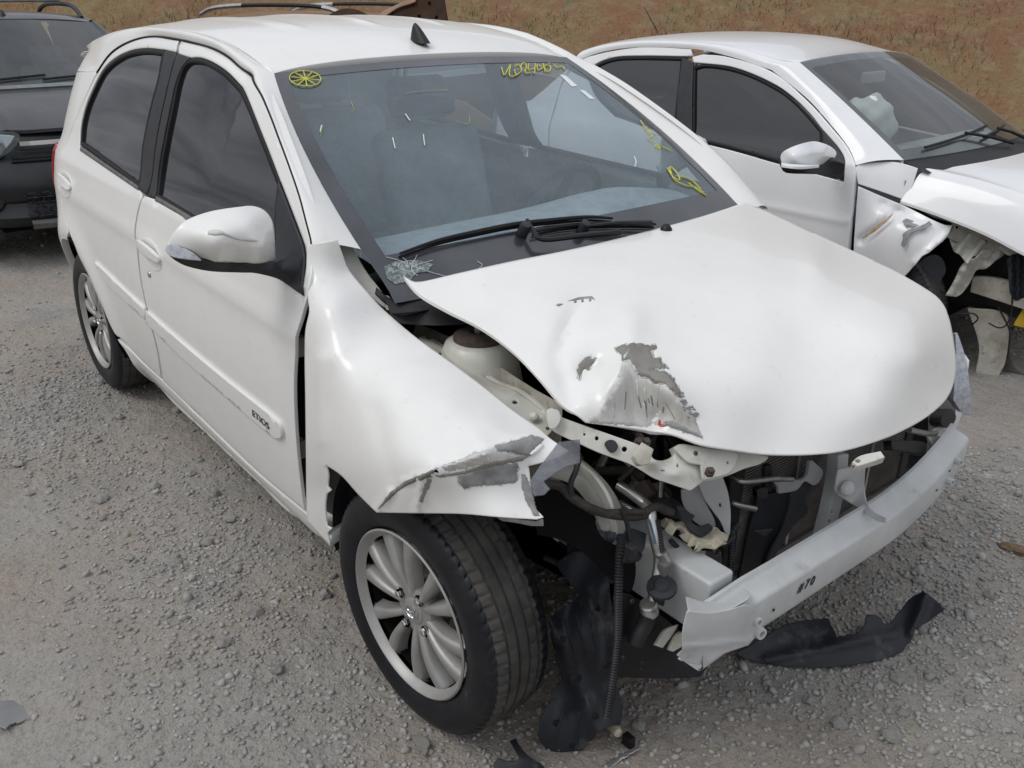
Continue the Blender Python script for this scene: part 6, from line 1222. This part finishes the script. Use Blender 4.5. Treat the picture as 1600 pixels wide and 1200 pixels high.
def gheight(x, y):
    z = .030*vnoise(x, y, .55, 1)+.016*vnoise(x, y, 1.7, 2)+.010*vnoise(x, y, 5, 3)+.006*vnoise(x, y, 13, 4)+.005*vnoise(x, y, 24, 14)
    for cx, cy in ((0, -.73), (-2.46, -.73), (0, .73), (-2.46, .73)): z = z*(1-np.exp(-((x-cx)**2+(y-cy)**2)/.09))-.006*np.exp(-((x-cx)**2+(y-cy)**2)/.05)
    k = 1/(1+np.exp(-(y-1.75)/.18))/(1+np.exp((y-4.6)/.2))/(1+np.exp((-x-4.6)/.3)); z = z-.085*k
    d = (x-CAM[0])*BD[0]+(y-CAM[1])*BD[1]; side = (x-CAM[0])*BD[1]-(y-CAM[1])*BD[0]
    r = np.hypot(x-CAM[0], y-CAM[1]); e = np.maximum(d-B0D, 0)+0*r
    az = np.degrees(np.arctan2(y-CAM[1], x-CAM[0])) % 360; e = np.minimum(e, 30)*(.12+.88/(1+np.exp((az-186)/4)))
    up = .62*e*e/(e+1.2)
    z = z+np.minimum(up, 7+.5*vnoise(x, y, .2, 7))+np.clip(e/3, 0, 1)*(.25*vnoise(x, y, .6, 5)+.10*vnoise(x, y, 2, 6)+.04*vnoise(x, y, 6, 9)); return z
gx, gy = axis(-4.2, 1.7, .021, 170), axis(-2.4, 3.0, .021, 170)
X, Y = np.meshgrid(gx, gy, indexing='ij'); Z = gheight(X, Y)
nx, ny = X.shape; idx = np.arange(nx*ny).reshape(nx, ny)
quads = np.stack([idx[:-1, :-1], idx[1:, :-1], idx[1:, 1:], idx[:-1, 1:]], -1).reshape(-1, 4)
gm = bpy.data.materials.new('gravel_yard_and_dry_bank'); gm.use_nodes = True; N, L = nodes(gm); P_ = N['Principled BSDF']; P_.inputs['Roughness'].default_value = .95; P_.inputs['Specular IOR Level'].default_value = .15
tcn = N.new('ShaderNodeTexCoord')
def gn(s, d=8, r=.62, dist=0.):
    n = N.new('ShaderNodeTexNoise'); n.inputs['Scale'].default_value = s; n.inputs['Detail'].default_value = d; n.inputs['Roughness'].default_value = r; n.inputs['Distortion'].default_value = dist; L.new(tcn.outputs['Object'], n.inputs[0]); return n.outputs[0]
def gr(v, a, z, o0=0., o1=1.):
    r = N.new('ShaderNodeMapRange'); r.clamp = True; [setattr(r.inputs[i], 'default_value', q) for i, q in ((1, a), (2, z), (3, o0), (4, o1))]; L.new(v, r.inputs[0]); return r.outputs[0]
def gmix(k, a, b_):
    x = N.new('ShaderNodeMixRGB'); 
    (L.new(k, x.inputs[0]) if not isinstance(k, float) else setattr(x.inputs[0], 'default_value', k))
    for i, c in ((1, a), (2, b_)):
        if isinstance(c, tuple): x.inputs[i].default_value = (*c, 1)
        else: L.new(c, x.inputs[i])
    return x.outputs[0]
yard = gmix(gr(gn(1.1, 9, .6), .42, .60), (.355, .335, .305), (.350, .298, .250))
yard = gmix(gr(gn(3.2, 8), .52, .70), yard, (.275, .262, .245))
yard = gmix(gr(gn(38, 6, .7), .45, .75, 0, .55), yard, (.39, .38, .36))
yard = gmix(gr(gn(90, 4, .7), .30, .50, .55, 0), yard, (.125, .12, .113))
grass = gmix(gr(gn(1.3, 9, .68), .40, .60), (.225, .115, .066), (.225, .170, .088))
grass = gmix(gr(gn(5.5, 8, .7), .48, .66, 0, .85), grass, (.28, .205, .12))
grass = gmix(gr(gn(3.0, 8, .7), .58, .68, 0, .8), grass, (.13, .145, .072))
grass = gmix(gr(gn(26, 6, .75), .30, .52, .65, 0), grass, (.125, .085, .05))
at = N.new('ShaderNodeAttribute'); at.attribute_name = 'bank'
L.new(gmix(at.outputs['Fac'], yard, grass), P_.inputs['Base Color'])
bp = N.new('ShaderNodeBump'); bp.inputs['Strength'].default_value = .9; bp.inputs['Distance'].default_value = .012; 
ad = N.new('ShaderNodeMath'); ad.operation = 'ADD'; L.new(gn(55, 6, .7), ad.inputs[0]); L.new(gr(gn(16, 6, .6), .2, .8, 0, 1.6), ad.inputs[1]); L.new(ad.outputs[0], bp.inputs['Height']); L.new(bp.outputs[0], P_.inputs['Normal'])
me = bpy.data.meshes.new('ground'); me.from_pydata(np.stack([X, Y, Z], -1).reshape(-1, 3).tolist(), [], quads.tolist()); me.polygons.foreach_set('use_smooth', [True]*len(quads)); me.materials.append(gm)
dd = (X-CAM[0])*BD[0]+(Y-CAM[1])*BD[1]; rr = np.hypot(X-CAM[0], Y-CAM[1])
bk = np.clip(((dd-B0D)+.25+1.2*vnoise(X, Y, 1.2, 21))/.8, 0, 1)
a_ = me.attributes.new('bank', 'FLOAT', 'POINT'); a_.data.foreach_set('value', bk.ravel().astype(np.float32))
ground = link('ground', me); ground['kind'] = 'structure'
# stones
ico = bmesh.new(); bmesh.ops.create_icosphere(ico, subdivisions=1, radius=1); IV = np.array([v.co[:] for v in ico.verts]); IF = np.array([[v.index for v in f.verts] for f in ico.faces]); ico.free()
ico = bmesh.new(); bmesh.ops.create_icosphere(ico, subdivisions=2, radius=1); IV2 = np.array([v.co[:] for v in ico.verts]); IF2 = [[v.index for v in f.verts] for f in ico.faces]; ico.free()
stone_m = mat('grey_crushed_stone', (.40, .388, .365), .9, c2=(.245, .236, .22), scale=9, lo=.35, hi=.65, c3=(.46, .45, .43), scale3=25, lo3=.56, hi3=.72, bump=.002, bscale=90)
def density(x, y):
    k = .35+1.3*vnoise(x, y, .8, 31)+.9*vnoise(x, y, 2.4, 32)
    k += .9*np.exp(-((x+1.0)**2/1.2+(y+1.0)**2/.06))+1.2*np.exp(-(((x-.75)/.5)**2+((y-.45)/.5)**2))+1.0*np.exp(-(((x-.2)/.8)**2+((y-1.2)/.25)**2))+.8*np.exp(-(((x+2.6)/.9)**2+((y+1.15)/.3)**2))
    k += 1.3*np.exp(-(((x-.45)/.7)**2+((y-1.25)/.55)**2))
    return np.clip(k, .06, 1.6)
def free(x, y, m=0.):
    u = proj(np.stack([x, y, 0*x], 1)); return (u[:, 0] > -330) & (u[:, 0] < 1930) & (u[:, 1] < 1330) & (u[:, 1] > 60)
# candidate positions are spread evenly over the yard, thinned by patches
def scatter(n, smin, smax, power, R, seed):
    g = np.random.default_rng(seed); r = R*np.sqrt(g.random(n)); t = g.random(n)*2*np.pi; x = CAM[0]+r*np.cos(t); y = CAM[1]+r*np.sin(t)
    k = free(x, y) & (g.random(n)*1.3 < density(x, y)) & ((x-CAM[0])*BD[0]+(y-CAM[1])*BD[1] < B0D-.2)
    x, y = x[k], y[k]; s = smin+(smax-smin)*g.random(len(x))**power; return x, y, s
def stones(name, x, y, s, seed):
    g = np.random.default_rng(seed); n = len(x); q = g.normal(size=(n, 4)); q /= np.linalg.norm(q, axis=1)[:, None]; a, b_, c, d = q.T
    Rm = np.stack([1-2*(c*c+d*d), 2*(b_*c-a*d), 2*(b_*d+a*c), 2*(b_*c+a*d), 1-2*(b_*b_+d*d), 2*(c*d-a*b_), 2*(b_*d-a*c), 2*(c*d+a*b_), 1-2*(b_*b_+c*c)], 1).reshape(n, 3, 3)
    V = IV[None]*(1+.28*g.normal(size=(n, len(IV), 1)).clip(-1.2, 1.2))*g.uniform(.55, 1.2, (n, 1, 3)); V = np.einsum('nij,nkj->nki', Rm, V)*s[:, None, None]; V[..., 2] *= .75
    V += np.stack([x, y, gheight(x, y)+s*.18], 1)[:, None]; F = (IF[None]+(np.arange(n)*len(IV))[:, None, None]).reshape(-1, 3)
    me = bpy.data.meshes.new(name); me.vertices.add(n*len(IV)); me.vertices.foreach_set('co', V.ravel().astype(np.float32)); me.loops.add(F.size); me.loops.foreach_set('vertex_index', F.ravel().astype(np.int32)); me.polygons.add(len(F)); me.polygons.foreach_set('loop_start', np.arange(0, F.size, 3, dtype=np.int32)); me.update(); me.validate(); me.materials.append(stone_m)
    return link(name, me)
x1, y1, s1 = scatter(260000, .0022, .0105, 2.4, 5.4, 5); x2, y2, s2 = scatter(40000, .006, .02, 2.0, 9.5, 6); xa, ya, sa = scatter(150000, .0035, .0095, 1.4, 4.2, 15); x1, y1, s1 = np.concatenate([x1, xa]), np.concatenate([y1, ya]), np.concatenate([s1, sa])
o = stones('gravel', np.concatenate([x1, x2]), np.concatenate([y1, y2]), np.concatenate([s1, s2]), 8); tag(o, 'loose grey gravel strewn over the yard', 'gravel'); o['kind'] = 'stuff'
print('gravel', len(x1)+len(x2))
protos = []
for k in range(6):
    V = IV2*(1+.16*rng.normal(size=(len(IV2), 1)).clip(-1.3, 1.3))*rng.uniform(.6, 1.15, (1, 3)); me = bpy.data.meshes.new('stone'); me.from_pydata((V*[1, 1, .7]).tolist(), [], IF2); me.materials.append(stone_m); protos.append(me)
x3, y3, s3 = scatter(2600, .012, .026, 1.6, 4.6, 9); o3 = np.argsort(-s3/np.hypot(x3-CAM[0], y3-CAM[1]))[:260]
for i in o3:
    st = link('stone', protos[random.randrange(6)], ground); st.location = (x3[i], y3[i], float(gheight(np.array(x3[i]), np.array(y3[i])))+s3[i]*.2); st.scale = (s3[i],)*3; st.rotation_euler = (random.uniform(-.3, .3), random.uniform(-.3, .3), random.uniform(0, 6.3))
for u, v, s_ in ((280, 1000, .020), (300, 872, .014), (108, 936, .014), (660, 1166, .0), (75, 1000, .012), (1585, 857, .0)):
    if s_:
        p = P1(u, v, 'z', .005); st = link('stone', protos[random.randrange(6)], ground); st.location = p; st.scale = (s_,)*3; st.rotation_euler = (0, 0, random.uniform(0, 6))
# dry grass on the bank
g = np.random.default_rng(77); n = 110000; t = g.random(n); dist = B0D-.2+9*g.random(n)**1.3; lat = (g.random(n)-.5)*26
gx_, gy_ = CAM[0]+BD[0]*dist-BD[1]*lat, CAM[1]+BD[1]*dist+BD[0]*lat
k = vnoise(gx_, gy_, .9, 41)+.6*vnoise(gx_, gy_, 2.8, 42)+.25 > g.random(n)*.5-.1; gx_, gy_ = gx_[k], gy_[k]; n = len(gx_); gz_ = gheight(gx_, gy_)
hgt = g.uniform(.02, .075, n)*np.where(vnoise(gx_, gy_, 1.6, 51)+.5*vnoise(gx_, gy_, 5, 52) > .22, 2.0, 1.0); ang = g.random(n)*6.283; lean = g.uniform(-.6, .6, (n, 2))*hgt[:, None]; wv = np.stack([np.cos(ang), np.sin(ang), 0*ang], 1)*g.uniform(.004, .010, n)[:, None]
base = np.stack([gx_, gy_, gz_-.01], 1); tip = base+np.stack([lean[:, 0], lean[:, 1], hgt], 1)
V = np.stack([base-wv, base+wv, tip], 1).reshape(-1, 3); F = np.arange(3*n).reshape(-1, 3)
grass_m = mat('dry_grass', (.30, .215, .118), .9, c2=(.24, .118, .07), scale=.9, lo=.42, hi=.58, c3=(.13, .155, .07), scale3=2.6, lo3=.58, hi3=.68)
me = bpy.data.meshes.new('dry_grass'); me.vertices.add(3*n); me.vertices.foreach_set('co', V.ravel().astype(np.float32)); me.loops.add(3*n); me.loops.foreach_set('vertex_index', F.ravel().astype(np.int32)); me.polygons.add(n); me.polygons.foreach_set('loop_start', np.arange(0, 3*n, 3, dtype=np.int32)); me.update(); me.materials.append(grass_m)
o = link('dry_grass', me); o['kind'] = 'stuff'; tag(o, 'short dry grass growing on the reddish bank', 'grass')
# ================================================================== loose debris on the ground
def debris(name, label, outline, ctrl, m, depth=.003, h=8, cat='debris', smooth=True, ax='z', extra=None, jag=.7):
    o = pxpart(name, outline, ctrl, ax, m, None, h=h, jag=jag, depth=depth, smooth=smooth, extra=extra); return tag(o, label, cat)
dz = [(1182, 1002, .05), (1223, 978, .06), (1293, 967, .06), (1307, 997, .05), (1392, 972, .05), (1424, 932, .10), (1442, 923, .125), (1477, 952, .11), (1430, 984, .05), (1383, 1028, .012), (1267, 1042, .012), (1179, 1025, .02), (1340, 985, .055)]
debris('plastic_deflector', 'long black plastic air deflector lying on the gravel below the bumper beam', [(1150, 1020, 1), (1182, 1002), (1223, 978), (1255, 970), (1293, 966, 1), (1304, 985, 1), (1308, 996, 1), (1345, 985), (1355, 960, 1), (1372, 962), (1384, 976), (1392, 973, 1), (1424, 932, 1), (1434, 928), (1442, 923, 1), (1453, 930), (1477, 952, 1), (1452, 970), (1430, 984, 1), (1424, 1000), (1408, 1017), (1383, 1028), (1325, 1040), (1267, 1043), (1208, 1038), (1165, 1030, 1)], dz, M['dusty'], .004, cat='car part', extra=lambda q: .010*np.exp(-(seg(q, (1424, 990), (1446, 930))[0]/9)**2)+.008*np.exp(-(seg(q, (1200, 1030), (1400, 990))[0]/9)**2))
debris('plastic_shard', 'black plastic bumper scrap curled on the ground in front of the tyre', [(770, 1195, 1), (778, 1184, 1), (800, 1190), (812, 1186), (800, 1164), (796, 1157, 1), (806, 1154, 1), (816, 1172), (830, 1184), (850, 1198), (856, 1215, 1), (780, 1215, 1)], [(770, 1195, .02), (796, 1157, .05), (812, 1186, .05), (850, 1198, .02), (780, 1215, .01)], M['dirtyblack'], .004, cat='car part')
debris('chrome_trim', 'thin bright metal trim strip lying below the hanging liner', [(938, 1199, 1), (965, 1182), (997, 1167, 1), (999, 1170, 1), (970, 1188), (945, 1205, 1)], [(938, 1199, .012), (997, 1167, .02), (970, 1188, .014)], M['alu'], .004, h=4, cat='trim')
debris('stone_flake', 'flat pale cardboard-like flake on the dirt beside the front tyre', [(643, 1151, 1), (657, 1148, 1), (671, 1156, 1), (668, 1172, 1), (664, 1181, 1), (652, 1166, 1)], [(643, 1151, .012), (671, 1156, .014), (664, 1181, .010)], mat('pale_flake', (.22, .205, .185), .9, c2=(.17, .16, .145), scale=30), .006, h=5, smooth=False)
debris('plastic_sheet', 'clear grey plastic sheet half buried in the dirt', [(-30, 1100, 1), (20, 1094), (45, 1104), (64, 1117, 1), (45, 1124), (20, 1130), (8, 1138, 1), (-30, 1125, 1)], [(-30, 1100, .012), (64, 1117, .010), (8, 1138, .025), (20, 1094, .010)], mat('clear_plastic', (.20, .205, .20), .25, c2=(.15, .15, .148), scale=12, coat=.4), .003, h=6)
b = MB(); p = P1(982, 1157, 'z', .02); b.box(p, (.028, .018, .03)); tag(b.build('broken_connector', M['black'], None, bevel=.003), 'small black electrical plug lying beside the torn liner', 'plug')
b = MB(); p = P1(960, 1139, 'z', .025); b.lathe([(0, .022), (.010, .02), (.013, .01), (.011, -.004), (.013, -.018), (0, -.02)], p, (.9, -.3, .25), 14); tag(b.build('bulb_holder', M['foam'], None), 'cream plastic bulb holder hanging by the torn liner', 'plug')
b = MB(); p = P1(1586, 858, 'z', .01)
bm = bmesh.new(); bmesh.ops.create_icosphere(bm, subdivisions=2, radius=1)
for v in bm.verts: v.co = Vector((v.co.x*.045, v.co.y*.024, v.co.z*.014))*(1+.25*math.sin(9*v.co.x+7*v.co.y))
me = bpy.data.meshes.new('leaf_clump'); bm.to_mesh(me); bm.free(); me.materials.append(mat('dry_leaf', (.22, .15, .09), .9, c2=(.12, .08, .05), scale=60, bump=.004, bscale=90)); o = link('leaf_clump', me); o.location = p; tag(o, 'crumpled brown dry leaf on the gravel', 'leaf')
